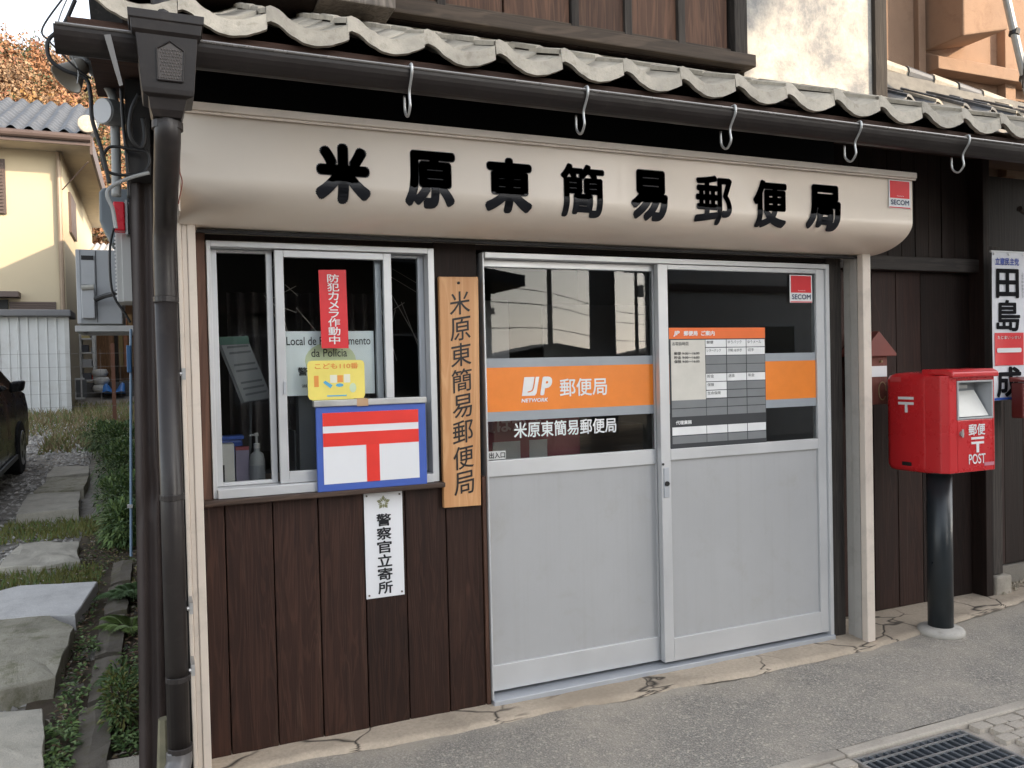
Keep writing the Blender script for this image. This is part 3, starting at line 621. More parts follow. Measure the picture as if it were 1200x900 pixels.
# ---- eave with individual tiles
TW, TY0, TZ0, SLP = .2685, -.585, 2.565, .385
sl = math.hypot(1,SLP); cs, sn = 1/sl, SLP/sl
KP = [(0,.90),(.06,1.0),(.14,.86),(.30,.36),(.45,.07),(.58,0),(.75,.12),(.9,.38),(1.0,.60)]
def tprof(t):
    for (a,ha),(b,hb) in zip(KP,KP[1:]):
        if t <= b: u = (t-a)/(b-a); u = u*u*(3-2*u)*.6+u*.4; return .062*(ha+(hb-ha)*u)
    return .062*.6
def tile_mesh(name, mat, eave, length=.30):
    m_ = MB(); N = 20; th = .017
    def pt(t, s, dz): return (t*TW, s*cs, s*sn+tprof(t)+dz-.028*s/length*0)
    rows_ = [0,.5*length,length]
    top = [pt(i/N,s,th) for s in rows_ for i in range(N+1)]; bot = [pt(i/N,s,0) for s in rows_ for i in range(N+1)]; W1 = N+1
    fs = [(r*W1+i,r*W1+i+1,(r+1)*W1+i+1,(r+1)*W1+i) for r in range(2) for i in range(N)]; nb_ = len(top)
    fs += [(nb_+r*W1+i,nb_+(r+1)*W1+i,nb_+(r+1)*W1+i+1,nb_+r*W1+i+1) for r in range(2) for i in range(N)]
    fs += [(i,nb_+i,nb_+i+1,i+1) for i in range(N)]+[(2*W1+i,2*W1+i+1,nb_+2*W1+i+1,nb_+2*W1+i) for i in range(N)]
    for e in (0,N): fs += [(r*W1+e,(r+1)*W1+e,nb_+(r+1)*W1+e,nb_+r*W1+e) for r in range(2)]
    m_.add(top+bot, fs)
    if eave:      # hanging front lip
        h = .052; a = [(i/N*TW,-.004,tprof(i/N)+th+.001) for i in range(W1)]; b = [(i/N*TW,-.010,tprof(i/N)+th-h) for i in range(W1)]
        c = [(i/N*TW,.016,tprof(i/N)+th+.001) for i in range(W1)]; d = [(i/N*TW,.010,tprof(i/N)+th-h) for i in range(W1)]
        fs = []
        for i in range(N): fs += [(i,W1+i,W1+i+1,i+1),(2*W1+i,2*W1+i+1,3*W1+i+1,3*W1+i),(W1+i,3*W1+i,3*W1+i+1,W1+i+1),(i,i+1,2*W1+i+1,2*W1+i)]
        fs += [(0,2*W1,3*W1,W1),(N,W1+N,3*W1+N,2*W1+N)]; m_.add(a+b+c+d, fs)
    me = m_.mesh(name, mat, True); me.polygons.foreach_set('use_smooth', [i < 4*N for i in range(len(me.polygons))]); return me
tm_e = tile_mesh('roof_tile', TILE, True); tm_p = tile_mesh('roof_tile', TILE, False)
er = part('eave_roof', MB().prism([(-.25,TY0+.03,TZ0-.03),(-.25,.52,TZ0-.03+(.49)*SLP+.03),(-.25,.52,TZ0-.055+.49*SLP+.03),(-.25,TY0+.03,TZ0-.055)],(6.2,0,0)), FASCIA, shop)
x0t = .326-2*TW
for c_ in range(23):
    for r_ in range(5):
        s = r_*.232; o = part('roof_tile', tm_e if r_ == 0 else tm_p, None, er, (x0t+c_*TW+random.uniform(-.003,.003), TY0+s*cs, TZ0+s*sn+r_*.006+random.uniform(-.003,.003)))
        o.rotation_euler = (random.uniform(-.008,.008)+ (.03 if r_ else 0), random.uniform(-.012,.012), random.uniform(-.008,.008))
part('fascia_board', B(-.22,6.0,TY0+.055,TY0+.078,2.455,2.545), FASCIA, shop)
part('eave_soffit', MB().prism([(-.2,-.50,2.47),(-.2,.03,2.70),(-.2,.03,2.72),(-.2,-.50,2.49)],(6.2,0,0)), FASCIA, shop)
# gutter
GYc, GZ, GR = -.655, 2.452, .053
m_ = MB(); n = 14; a_ = [(GYc+GR*math.cos(math.pi+math.pi*k/n), GZ+GR*1.25*math.sin(math.pi+math.pi*k/n)) for k in range(n+1)]; b_ = [(GYc+(GR-.003)*math.cos(2*math.pi-math.pi*k/n), GZ+(GR-.003)*1.25*math.sin(2*math.pi-math.pi*k/n)) for k in range(n+1)]
pr = a_+b_; m_.prism([(-.27,y,z) for y,z in pr],(6.3,0,0)); gut = part('gutter', m_, BROWNM, shop); 
part('gutter_rim', MB().tube([(-.27,GYc-GR-.001,GZ+.001),(6.03,GYc-GR-.001,GZ+.001)],.0052,8), paint('gutter_rim_highlight',(.32,.30,.28),.25,metal=.6), gut)  # pale rim colour paints in the sky's highlight along the gutter edge
part('gutter_end', MB().prism([(-.275,y,z) for y,z in a_],(.005,0,0)), BROWNM, gut)
hk = MB(); hp = smoothpath([(0,GYc-GR+.012,GZ+.012),(0,GYc-GR-.008,GZ+.010),(0,GYc-GR-.008,GZ-.02),(0,GYc-GR+.022,GZ-.062),(0,GYc-GR+.026,GZ-.085),(0,GYc-GR+.022,GZ-.12),(0,GYc-GR+.05,GZ-.145),(0,GYc-GR+.082,GZ-.12),(0,GYc-GR+.085,GZ-.066)],5)
hk.tube(hp, .0048, 8); hk_me = hk.mesh('gutter_hook', GALV, True)
hk2 = MB(); pth = [(0,GYc-GR-.009,GZ+.006),(0,GYc-GR-.009,GZ-.018),(0,GYc-GR+.016,GZ-.054)]
for i in range(6): part('gutter_hook', hk_me, None, gut, (.775+i*.664, 0, 0))
# rain hopper and downpipe
hop = MB()
def ringbox(cx, cy, z, a, b): return [(cx-a,cy-b,z),(cx+a,cy-b,z),(cx+a,cy+b,z),(cx-a,cy+b,z)]
def stack(m_, levels):
    vs = [p for l in levels for p in ringbox(*l)]; fs = [(i*4+k,i*4+(k+1)%4,(i+1)*4+(k+1)%4,(i+1)*4+k) for i in range(len(levels)-1) for k in range(4)]
    m_.add(vs, fs+[(3,2,1,0), tuple((len(levels)-1)*4+k for k in range(4))])
HC = (.022,-.665)
stack(hop, [(HC[0]-.004,HC[1],2.215,.040,.045),(HC[0]-.004,HC[1],2.235,.046,.052),(HC[0]-.002,HC[1],2.268,.052,.058),(HC[0],HC[1],2.275,.070,.072),(HC[0],HC[1],2.290,.072,.074),(HC[0],HC[1],2.44,.084,.086),(HC[0],HC[1],2.45,.094,.094),(HC[0],HC[1],2.478,.097,.097),(HC[0],HC[1],2.480,.102,.10),(HC[0],HC[1],2.505,.104,.10)])
hp_ = part('rain_hopper', hop, BROWNM, shop, bevel=.004)
yh = HC[1]-.0815
def hy(z): return HC[1]-(.074+(z-2.29)/.15*.012)-.001
pent = [(-.012+.006,2.312),(.062,2.312),(.068,2.40),(.030,2.424),(-.006,2.40)]
m_ = MB(); m_.prism([(x,hy(z)-.002,z) for x,z in pent],(0,.004,0)); part('emblem_panel', m_, paint('emblem_brown',(.07,.058,.052),.4), hp_)
m_ = MB()
for i in range(len(pent)):
    a, b = pent[i], pent[(i+1)%len(pent)]; m_.tube([(a[0],hy(a[1])-.003,a[1]),(b[0],hy(b[1])-.003,b[1])],.0028,6)
part('emblem_frame', m_, BROWNM, hp_)
m_ = MB()
for i in range(8):
    for j in range(10):
        x = .004+i*.0074+(.0037 if j % 2 else 0); z = 2.320+j*.0088
        if x < .062: m_.lathe([(.0030,0),(.0006,.0025)],(0,0,0),6) if False else m_.add([(x-.003,hy(z)-.0025,z),(x,hy(z)-.0025,z-.0036),(x+.003,hy(z)-.0025,z),(x,hy(z)-.0025,z+.0036),(x,hy(z)-.0055,z)],[(0,1,4),(1,2,4),(2,3,4),(3,0,4)])
part('emblem_studs', m_, paint('emblem_stud',(.11,.095,.085),.35), hp_, kind='stuff')
dp = MB(); px = .005
dp.tube(smoothpath([(.018,HC[1],2.225),(.017,HC[1]+.005,2.16),(.012,-.50,2.06),(.010,-.31,1.98),(px,-.262,1.88),(px,-.255,1.70)],5), .0385, 18)
dp.tube([(px,-.255,1.71),(px-.004,-.250,.10)], .0385, 18)
dpo = part('downpipe', dp, BROWNP, shop, smooth=True)
for z in (2.20,):
    part('pipe_collar', MB().tube([(.018,HC[1],z-.012),(.018,HC[1],z+.012)],.045,18), BROWNM, dpo, bevel=.002)
for z in (1.71,1.02,.38,.13): part('pipe_collar', MB().tube([(px,-.2535,z-.010),(px,-.2535,z+.010)],.0425,18), BROWNP, dpo, bevel=.002)
for z in (1.45,.62,.40): part('pipe_bracket', MB().tube([(px+.036,-.252,z),(px+.052,-.25,z)],.007,8).box(px+.044,px+.056,-.258,-.16,z-.02,z+.02), GALV, dpo)
part('pipe_elbow', MB().tube(smoothpath([(px-.004,-.25,.12),(px-.008,-.262,.075),(px-.04,-.30,.035),(px-.12,-.37,.012)],5),.043,16), paint('elbow_grey',(.13,.125,.125),.35), dpo, smooth=True)
part('upper_pipe', MB().tube([(.020,-.62,2.49),(.012,-.30,2.9),(.010,-.02,3.4)],.034,16), BROWNP, hp_, smooth=True)
# corner cladding of dark ribbed sheet metal, dented
def clad(u, v):
    z = -.02+v*2.3; t = u
    x = -.131+.036*v+t*.092; rib = .016*(.5-.5*math.cos(t*2*math.pi*2)); dent = .014*math.exp(-((z-1.03)/.09)**2)*math.exp(-((t-.62)/.22)**2)+.006*math.exp(-((z-.95)/.05)**2)*math.sin(t*9)
    return (x+.35*dent+(.0 if z > .3 else -.01*(.3-z)), -.105-rib+dent, z)
m_ = MB().grid(clad, 40, 90); part('corner_cladding', m_, CLADM, shop, smooth=True)
part('corner_post', B(-.090,-.035,-.085,.25,-.04,2.45), BLACKM, shop)
part('side_wall', B(-.112,-.09,.25,8.2,-.1,5.6), CLADM, shop)
part('base_stone', MB().tube([(-.045,-.19,-.06),(-.042,-.185,.22)],[.035,.022],8), paint('base_stone_mossy',(.22,.20,.13),.9,var=.3,vscale=12), shop)
part('gap_board', B(-.03,.05,-.12,-.02,-.04,2.3), BLACKM, shop)

# ---- upper floor above the eave
part('upper_wall', B(-.12,4.24,.56,.64,2.9,5.6), PLANKB, shop)
part('flashing', MB().prism([(.0,.45,3.080),(.0,.50,3.100),(.0,.56,3.102),(.0,.56,3.07)],(3.148,0,0)), paint('flashing_metal',(.55,.52,.47),.35,metal=.5), shop)
part('upper_sill', B(.95,3.155,.40,.56,3.120,3.190), BEAMG, shop, bevel=.006)
part('upper_sill_lower', B(-.1,3.10,.47,.56,3.113,3.119), PLANKB, shop)
xs2 = [.98,1.30,1.64,2.02,2.06,2.36,2.70,3.04]
for i in range(7):
    part('shutter_board', B(xs2[i]+.004,xs2[i+1]-.004,.505+.006*(i%2),.535,3.235,4.6), SHUTW, shop, bevel=.003)
for x in (1.28,2.02,2.345,2.69): part('shutter_batten', B(x,x+.045,.485,.56,3.191,4.6), POSTG, shop, bevel=.003)
part('shutter_rail_wood', B(.97,3.05,.49,.56,3.191,3.240), BEAMG, shop, bevel=.003)
part('upper_post', B(3.055,3.145,.46,.56,3.191,4.8), POSTG, shop, bevel=.004)
part('bracket_end', B(.66,.99,.20,.56,3.045,3.5), wood('weathered_end',(.06,.05,.042),(.24,.20,.165),knots=False,wear=(.4,.36,.3),bump=.8), shop, bevel=.006)
part('bracket_side_board', B(-.2,.66,.26,.56,3.06,3.5), PLANKB, shop)  # dark plank board beside the weathered bracket end
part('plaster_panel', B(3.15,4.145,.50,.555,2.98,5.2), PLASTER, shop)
part('upper_corner_post', B(4.145,4.245,.47,.60,2.98,5.2), POSTG, shop, bevel=.004)
part('main_roof', MB().prism([(-.6,-.35,5.2),(-.6,4.2,7.35),(-.6,8.6,5.4),(-.6,8.6,5.2),(-.6,4.2,7.1),(-.6,-.35,5.0)],(5.2,0,0)), TILED, shop)
part('rear_wall', B(-.088,4.3,8.1,8.2,-.1,5.6), PLANKB, shop); part('rear_shade_caster', B(.1,5.5,8.21,27.,-.1,5.15), PLANKB, shop)  # last box: unseen mass added to shade the shed, store and cream house

# ---- boarded wall to the right of the doors
xb = [3.40,3.60,3.79,3.98,4.18,4.40,4.60]
for i in range(6): part('plank', B(xb[i]+.0015,xb[i+1]-.0015,.195+random.uniform(-.003,.003),.225,-.03,1.955), PLANKR if i < 4 else PLANKB, shop, bevel=.003)
xx = 3.36
while xx < 4.60:
    part('plank', B(xx+.0015,xx+.108,.185+random.uniform(-.002,.002),.215,2.04,2.75), PLANKB, shop, bevel=.002); xx += .1105
part('wall_beam', B(3.36,4.62,.13,.22,1.957,2.037), BEAMG if False else wood('beam_dark',(.012,.01,.009),(.06,.047,.04),axis='x',knots=False,wear=(.09,.075,.065),bump=.6), shop, bevel=.004)
part('wall_post', B(4.605,4.665,.10,.22,-.03,2.8), PLANKB, shop, bevel=.004); part('wall_post', B(4.69,4.78,.12,.24,.09,2.12), POSTG, shop, bevel=.005)
part('board_backing', B(3.36,4.7,.226,.30,-.05,2.9), BLACKM, shop)
part('post_footing', MB().box(4.68,4.82,.09,.26,-.06,.085), concrete('footing',(.40,.36,.30),3.), shop, bevel=.012)

# ================================================================== THINGS ON THE FACADE
def rbox(x0,x1,y0,y1,z0,z1): return B(x0,x1,y0,y1,z0,z1)
wb = thing('wooden_name_board', 'tall orange cedar name board with brushed black characters beside the doors', 'name board', (1.165,-.03,.85))
m_ = MB(); m_.prism([(1.080,-.038,1.837),(1.258,-.038,1.840),(1.246,-.038,.850),(1.077,-.038,.853)],(0,.024,0)); part('board', m_, SIGNW, wb, bevel=.002)
vtext('米原東簡易郵便局', 1.170, 1.782, .898, .088, -.040, flat('ink_black',(.018,.013,.011),.5), wb, bold=.006, slant=.16, gap=.10, name='brush_lettering')
part('nail', MB().tube([(1.166,-.044,1.812),(1.166,-.037,1.812)],.006,10), BLACKM, wb)
pl = thing('police_plaque', 'white vertical police plaque with gold star screwed to the dark planks', 'plaque', (.82,-.012,.51))
part('plate', B(.738,.901,-.014,-.009,.500,.940), WHITES, pl, bevel=.001)
vtext('警察官立寄所', .819, .852, .512, .060, -.0155, BLACKP, pl, bold=.022, gap=.08)
m_ = MB()
for k in range(5):
    a = math.pi/2+k*2*math.pi/5; c = Vector((.819,-.0158,.896)); d = Vector((math.cos(a),0,math.sin(a))); s = Vector((-d.z,0,d.x))
    m_.add([c+d*.008, c+d*.018-s*.008, c+d*.030, c+d*.018+s*.008],[(0,1,2,3)]); 
    d2 = Vector((math.cos(a+math.pi/5),0,math.sin(a+math.pi/5))); s2 = Vector((-d2.z,0,d2.x)); m_.add([c+d2*.004, c+d2*.012-s2*.004, c+d2*.024, c+d2*.012+s2*.004],[(0,1,2,3)])
part('star_emblem', m_, flat('emblem_olive',(.24,.24,.13),.5), pl)
for x,z in ((.749,.928),(.889,.926),(.750,.514),(.889,.515)): part('screw', MB().tube([(x,-.0175,z),(x,-.0138,z)],.0042,8), paint('screw_steel',(.16,.14,.12),.5,metal=.5), pl)
# postal mark board resting on the sill
pb = thing('postal_mark_board', 'blue bordered white board with red postal mark standing on the window sill', 'sign board', (.77,-.08,.966))
part('board', B(.543,.996,-.088,-.070,.967,1.306), BLUEB, pb, bevel=.002); part('white_face', B(.568,.963,-.0898,-.0885,.996,1.281), WHITES, pb)
part('red_bar', B(.568,.963,-.0912,-.0900,1.228,1.281), REDSIG, pb); part('red_bar', B(.568,.963,-.0912,-.0900,1.146,1.200), REDSIG, pb); part('red_stem', B(.741,.795,-.0912,-.0900,.996,1.146), REDSIG, pb)
part('top_rail', B(.534,1.000,-.098,-.060,1.3065,1.332), GALV, pb, bevel=.003)
part('packing_tape', MB().box(.706,.752,-.0995,-.0982,1.304,1.333).box(.706,.748,-.099,-.02,1.3335,1.3350).box(.700,.744,-.020,-.018,1.325,1.362), flat('tape_brown',(.52,.33,.19),.35), pb)
pb.location.y += .021
# strips and stickers on the window
rs = thing('red_warning_strip', 'narrow red vertical strip with white characters stuck on the window', 'sticker', (.637,-.003,1.54)); part('strip', MB().prism([(.580,-.006,1.857),(.691,-.006,1.860),(.694,-.006,1.540),(.584,-.006,1.541)],(0,.0015,0)), REDP, rs)
vtext('防犯カメラ作動中', .637, 1.842, 1.556, .046, -.0085, WHITE, rs, bold=.012, gap=.05)
ys = thing('yellow_sticker', 'yellow child safety sticker overlapping the pale police sign in the window', 'sticker', (.638,-.014,1.331)); part('sheet', MB().prism([(x,-.0185,z) for x,z in ((.541,1.332),(.736,1.332),(.748,1.336),(.754,1.348),(.754,1.475),(.749,1.487),(.737,1.491),(.540,1.491),(.528,1.487),(.523,1.476),(.523,1.348),(.529,1.336))],(0,.0013,0)), YEL, ys)
text('こども110番', .552,.728,1.456,1.480, -.0198, ORP, ys, .02)
m_ = MB(); m_.box(.548,.566,-.0197,-.0188,1.385,1.430); part('orange_block', m_, ORP, ys); part('pale_block', B(.612,.640,-.0197,-.0188,1.400,1.432), flat('pale_print',(.80,.78,.62),.5), ys); part('pale_block', B(.668,.694,-.0197,-.0188,1.400,1.434), flat('pale_print',(.80,.78,.62),.5), ys); part('orange_block', B(.642,.664,-.0197,-.0188,1.402,1.430), ORP, ys); part('blue_oval', MB().add([(.650+.016*math.cos(k*.524),-.0195,1.390+.007*math.sin(k*.524)) for k in range(12)],[tuple(range(12))]), CYAN, ys); part('blue_wedge', MB().add([(.584,-.0195,1.402),(.612,-.0195,1.378),(.622,-.0195,1.390),(.592,-.0195,1.410)],[(0,1,2,3)]), CYAN, ys); part('pale_disc', MB().add([(.704+.014*math.cos(k*.524),-.0195,1.378+.020*math.sin(k*.524)) for k in range(12)],[tuple(range(12))]), flat('pale_green_print',(.62,.74,.50),.5), ys); part('blue_line', B(.598,.678,-.0197,-.0188,1.345,1.350), CYAN, ys)
ps = thing('police_window_sign', 'pale blue police sign in Portuguese standing behind the window pane', 'sign', (.63,.08,1.345)); part('sheet', B(.449,.815,.058,.061,1.350,1.613), flat('pale_blue_sheet',(.74,.80,.81),.5), ps)
m_ = MB(); m_.add([(.632+.105*math.cos(k*.2618),.0572,1.492+.075*math.sin(k*.2618)) for k in range(24)],[tuple(range(24))]); part('emblem', m_, flat('pale_olive',(.60,.66,.42),.5), ps)
text('Local de Patrulhamento', .455,.800,1.556,1.590, .0562, BLACKP, ps, .004); text('da Polícia', .553,.700,1.507,1.540, .0562, BLACKP, ps, .004); text('警察官', .496,.620,1.432,1.466, .0562, BLACKP, ps, .01); text('滋賀県警察', .510,.640,1.383,1.396, .0562, BLACKP, ps)
part('sign_foot', B(.50,.76,.082,.16,.976,1.40), GREYP, ps)
# things inside the window
t = thing('leaflet_stand', 'dark tilted leaflet sheet with printed lines behind the left window pane', 'leaflet', (.29,.30,.976))
lf_ = [(.205,.28,1.600),(.330,.28,1.605),(.425,.28,1.335),(.300,.28,1.320)]
part('backing', MB().prism([(x-.006,y+.006,z) for x,y,z in lf_],(0,.005,0)), GREYP, t); part('sheet', MB().prism([(.222,.28,1.566),(.335,.28,1.570),(.420,.28,1.340),(.306,.28,1.326)],(0,.002,0)), flat('leaflet_grey',(.22,.225,.23),.5), t); part('header', MB().prism([(.206,.279,1.600),(.330,.279,1.605),(.334,.279,1.572),(.218,.279,1.567)],(0,.002,0)), flat('leaflet_green',(.05,.12,.09),.4), t)
m_ = MB()
for k in range(9):
    u = .12+k*.09; a = Vector(lf_[0]).lerp(Vector(lf_[3]),u+.05)+Vector((.022,-.0015,0)); b = Vector(lf_[1]).lerp(Vector(lf_[2]),u+.05)-Vector((.016,.0015,0))
    if k in (2,5): continue
    m_.add([a,b,b+Vector((0,0,.009)),a+Vector((0,0,.009))],[(0,1,2,3)])
part('printed_lines', m_, GREYP, t); part('easel_leg', MB().tube([(.34,.29,1.45),(.33,.40,.977)],.006,8), GREYP, t)
t = thing('sanitiser_bottle', 'clear pump bottle of hand sanitiser on the inner window counter', 'bottle', (.345,.22,.976)); part('body', MB().lathe([(.028,0),(.032,.01),(.032,.10),(.026,.13),(.012,.142),(.011,.155)],(.345,.22,.977),18), flat('bottle_pale',(.22,.23,.235),.3), t, smooth=True); part('pump', MB().lathe([(.013,0),(.013,.02),(.005,.022),(.005,.05),(.010,.052),(.008,.064)],(.345,.22,1.132),12).tube([(.345,.22,1.19),(.315,.20,1.188)],.004,8), flat('pump_grey',(.35,.35,.35),.4), t); part('bottle_label', MB().lathe([(.0326,.02),(.0326,.085)],(.345,.22,.977),18), flat('label_blue',(.17,.18,.20),.4), t)
t = thing('leaflet_box', 'white leaflet box with printed front standing on the window counter', 'box', (.215,.24,.976)); part('box', B(.175,.255,.22,.30,.977,1.155), flat('box_white',(.46,.45,.43),.5), t); part('printed_panel', B(.180,.215,.2185,.2195,.985,1.07), BLACKP, t)
t = thing('paper_packet', 'purple and white paper packet beside the sanitiser bottle', 'packet', (.285,.25,.976)); part('packet', B(.262,.315,.235,.275,.977,1.125), flat('packet_mauve',(.22,.19,.26),.5), t); part('packet_top', B(.262,.315,.234,.276,1.1255,1.14), flat('packet_red',(.25,.05,.06),.5), t)
t = thing('blue_tray', 'blue plastic tray behind the leaflet box', 'tray', (.22,.36,.976)); part('tray', B(.15,.30,.33,.40,.977,1.165), flat('tray_blue',(.03,.07,.30),.4), t, bevel=.01); part('tray_rim', B(.145,.305,.325,.405,1.1655,1.18), flat('tray_blue2',(.04,.10,.40),.4), t)
t = thing('card_file', 'upright dark file of thin folders behind the middle window pane', 'file', (.52,.22,.976))
for k in range(4): part('folder', MB().box(.49+k*.02,.498+k*.02,.16,.34,.977,1.20-.02*k), [GREYP,flat('folder_grey',(.25,.25,.25)),GREYP,flat('folder_red',(.28,.03,.04))][k], t)
# new year card poster stand behind the door glass
t = thing('poster_stand', 'dark red poster stand with white sheets behind the left door glass', 'poster', (1.58,.35,-.02)); part('board', B(1.32,1.98,.42,.44,.55,1.21), flat('poster_red',(.20,.012,.03),.5), t)
for x0,x1 in ((1.33,1.42),(1.49,1.64),(1.69,1.79)): part('white_sheet', B(x0,x1,.417,.4185,.80,1.075), flat('sheet_white',(.42,.41,.41),.5), t)
text('年賀はがき', 1.335,1.76,1.12,1.20, .418, flat('print_pink',(.42,.22,.24),.5), t, .03); part('leg', B(1.36,1.40,.43,.47,-.02,.56), GREYP, t); part('leg', B(1.86,1.90,.43,.47,-.02,.56), GREYP, t)
for i,(x,s) in enumerate(((.48,-1),(.98,1))):
    t = thing('wire_hanger', ['cluster of thin wire hangers behind the middle pane','cluster of thin wire hangers behind the right window pane'][i], 'hanger', (x,.5,1.6)); m_ = MB(); random.seed(30+i)
    for k in range(9):
        a = Vector((x+random.uniform(-.08,.08),.40+random.uniform(-.03,.03),random.uniform(1.72,1.93))); b = a+Vector((random.uniform(-.16,.16),random.uniform(-.02,.02),random.uniform(-.30,-.02))); m_.tube([a,b],.0016,5)
    part('wires', m_, flat('wire_pale',(.45,.42,.38),.4), t)

# ================================================================== POST BOX
bx = thing('post_box', 'red pillar post box with slanted mail slot on a dark pole', 'post box', (3.85,-.19,-.04))
X0, X1, Y0, Y1, Z0, Z1 = 3.665, 4.035, -.385, .005, .835, 1.362
m_ = MB(); ca = []; r_ = .045
def rrect(x0,x1,y0,y1,r,n=5):
    out = []
    for cx,cy,a0 in ((x1-r,y1-r,0),(x0+r,y1-r,90),(x0+r,y0+r,180),(x1-r,y0+r,270)):
        for k in range(n+1): a = R(a0+90*k/n); out.append((cx+r*math.cos(a), cy+r*math.sin(a)))
    return out
def loft(m_, secs, cap=True):
    n = len(secs[0]); vs = [p for s in secs for p in s]; fs = [(i*n+k,i*n+(k+1)%n,(i+1)*n+(k+1)%n,(i+1)*n+k) for i in range(len(secs)-1) for k in range(n)]
    m_.add(vs, fs+([tuple(range(n-1,-1,-1)), tuple((len(secs)-1)*n+k for k in range(n))] if cap else []))
def sec(z, e): return [(x,y,z) for x,y in rrect(X0+e,X1-e,Y0+.088+e,Y1-e,.05)]
loft(m_, [sec(Z0,.022),sec(Z0+.008,.008),sec(Z0+.03,0),sec(Z1-.035,0),sec(Z1-.012,.008),sec(Z1,.03),sec(Z1+.006,.07)]); part('body', m_, POSTR, bx, smooth=True, auto=1)
# front door frame with the slot recess
SXa, SXb, SZa, SZb = X0+.085, X1-.018, 1.120, 1.322
def yf(z): return Y0
fm = MB(); fm.prism([(x,y,Z0+.010) for x,y in ((X0+.03,Y0),(SXa,Y0),(SXa,Y0+.13),(X0+.002,Y0+.13),(X0+.002,Y0+.032))],(0,0,1.350-Z0-.010)).box(SXb,X1-.003,Y0,Y0+.13,Z0+.010,1.350).box(SXa,SXb,Y0,Y0+.13,Z0+.010,SZa).box(SXa,SXb,Y0,Y0+.13,SZb,1.350)
part('front_door', fm, POSTR, bx, bevel=.006)
ld = MB(); ld.prism([(X0+.03,Y0-.020,1.338),(X0+.03,Y0-.020,1.366),(X0+.03,Y0+.01,1.382),(X0+.03,Y0+.17,1.384),(X0+.03,Y0+.17,1.352),(X0+.03,Y0+.045,1.3515)],(X1-X0-.022,0,0)); part('lid', ld, POSTR, bx, bevel=.009, seg=3)
part('slot_frame', MB().box(SXa,SXa+.010,Y0-.004,Y0+.005,SZa,SZb).box(SXb-.010,SXb,Y0-.004,Y0+.005,SZa,SZb).box(SXa+.01,SXb-.01,Y0-.004,Y0+.005,SZb-.010,SZb).box(SXa+.01,SXb-.01,Y0-.004,Y0+.005,SZa,SZa+.010), paint('slot_grey',(.42,.43,.44),.4,metal=.3), bx, bevel=.002)
part('slot_recess', MB().add([(SXa+.01,Y0+.004,SZa+.01),(SXb-.01,Y0+.004,SZa+.01),(SXb-.01,Y0+.004,SZb-.01),(SXa+.01,Y0+.004,SZb-.01),(SXa+.012,Y0+.085,SZa+.012),(SXb-.03,Y0+.085,SZa+.012),(SXb-.03,Y0+.085,SZb-.012),(SXa+.012,Y0+.085,SZb-.012)],[(4,5,6,7),(0,1,5,4),(1,2,6,5),(2,3,7,6),(3,0,4,7)]), paint('recess_grey',(.36,.37,.385),.4,metal=.3), bx)
part('slot_flap', MB().prism([(SXa+.014,Y0+.010,SZa+.014),(SXb-.018,Y0+.010,SZa+.014),(SXb-.050,Y0+.070,1.268),(SXa+.014,Y0+.070,1.262)],(0,.005,0)), flat('flap_white',(.80,.78,.72),.5), bx)
part('slot_flap_slot', B(SXa+.013,SXb-.09,Y0+.078,Y0+.084,1.278,1.296), flat('flap_white2',(.7,.69,.66),.4), bx)
yF = Y0-.0018
text('郵便', X0+.165,X0+.290,1.035,1.095, yF, WHITE, bx, .02)
part('postal_mark', MB().box(X0+.185,X0+.280,yF-.0005,yF+.0008,1.014,1.026).box(X0+.185,X0+.280,yF-.0005,yF+.0008,.990,1.002).box(X0+.223,X0+.242,yF-.0005,yF+.0008,.945,.990), WHITE, bx)
text('POST', X0+.165,X0+.290,.886,.938, yF, WHITE, bx, .012)
part('lock', MB().tube([(X0+.112,Y0-.008,1.048),(X0+.112,Y0,1.048)],.014,14).box(X0+.106,X0+.118,Y0-.012,Y0-.008,1.030,1.072), GALV, bx); part('small_label', B(X1-.090,X1-.015,yF-.0006,yF,.872,.890), flat('label_pink',(.55,.20,.25),.5), bx)
xs1 = X0-.0022
part('side_mark', MB().box(xs1-.0006,xs1,-.145-.05,-.145+.05,1.224,1.238).box(xs1-.0006,xs1,-.145-.05,-.145+.05,1.196,1.210).box(xs1-.0006,xs1,-.155,-.138,1.154,1.196), WHITE, bx); part('side_slot', B(xs1-.0006,xs1,-.175,-.115,.868,.888), BLACKM, bx); part('side_patch', B(xs1-.0004,xs1,-.115,-.045,1.318,1.345), flat('patch_red',(.62,.07,.07),.5), bx)
part('pole', MB().tube([(3.85,-.19,-.03),(3.85,-.19,.84)],.064,28), POLEB, bx, smooth=True); part('pole_flange', MB().lathe([(.085,0),(.085,.012)],(3.85,-.19,.822),24), POLEB, bx); part('base_ring', MB().lathe([(.122,-.03),(.120,-.008),(.112,.004),(.090,.012),(.068,.016)],(3.85,-.19,-.028),30), CONCW, bx, smooth=True)

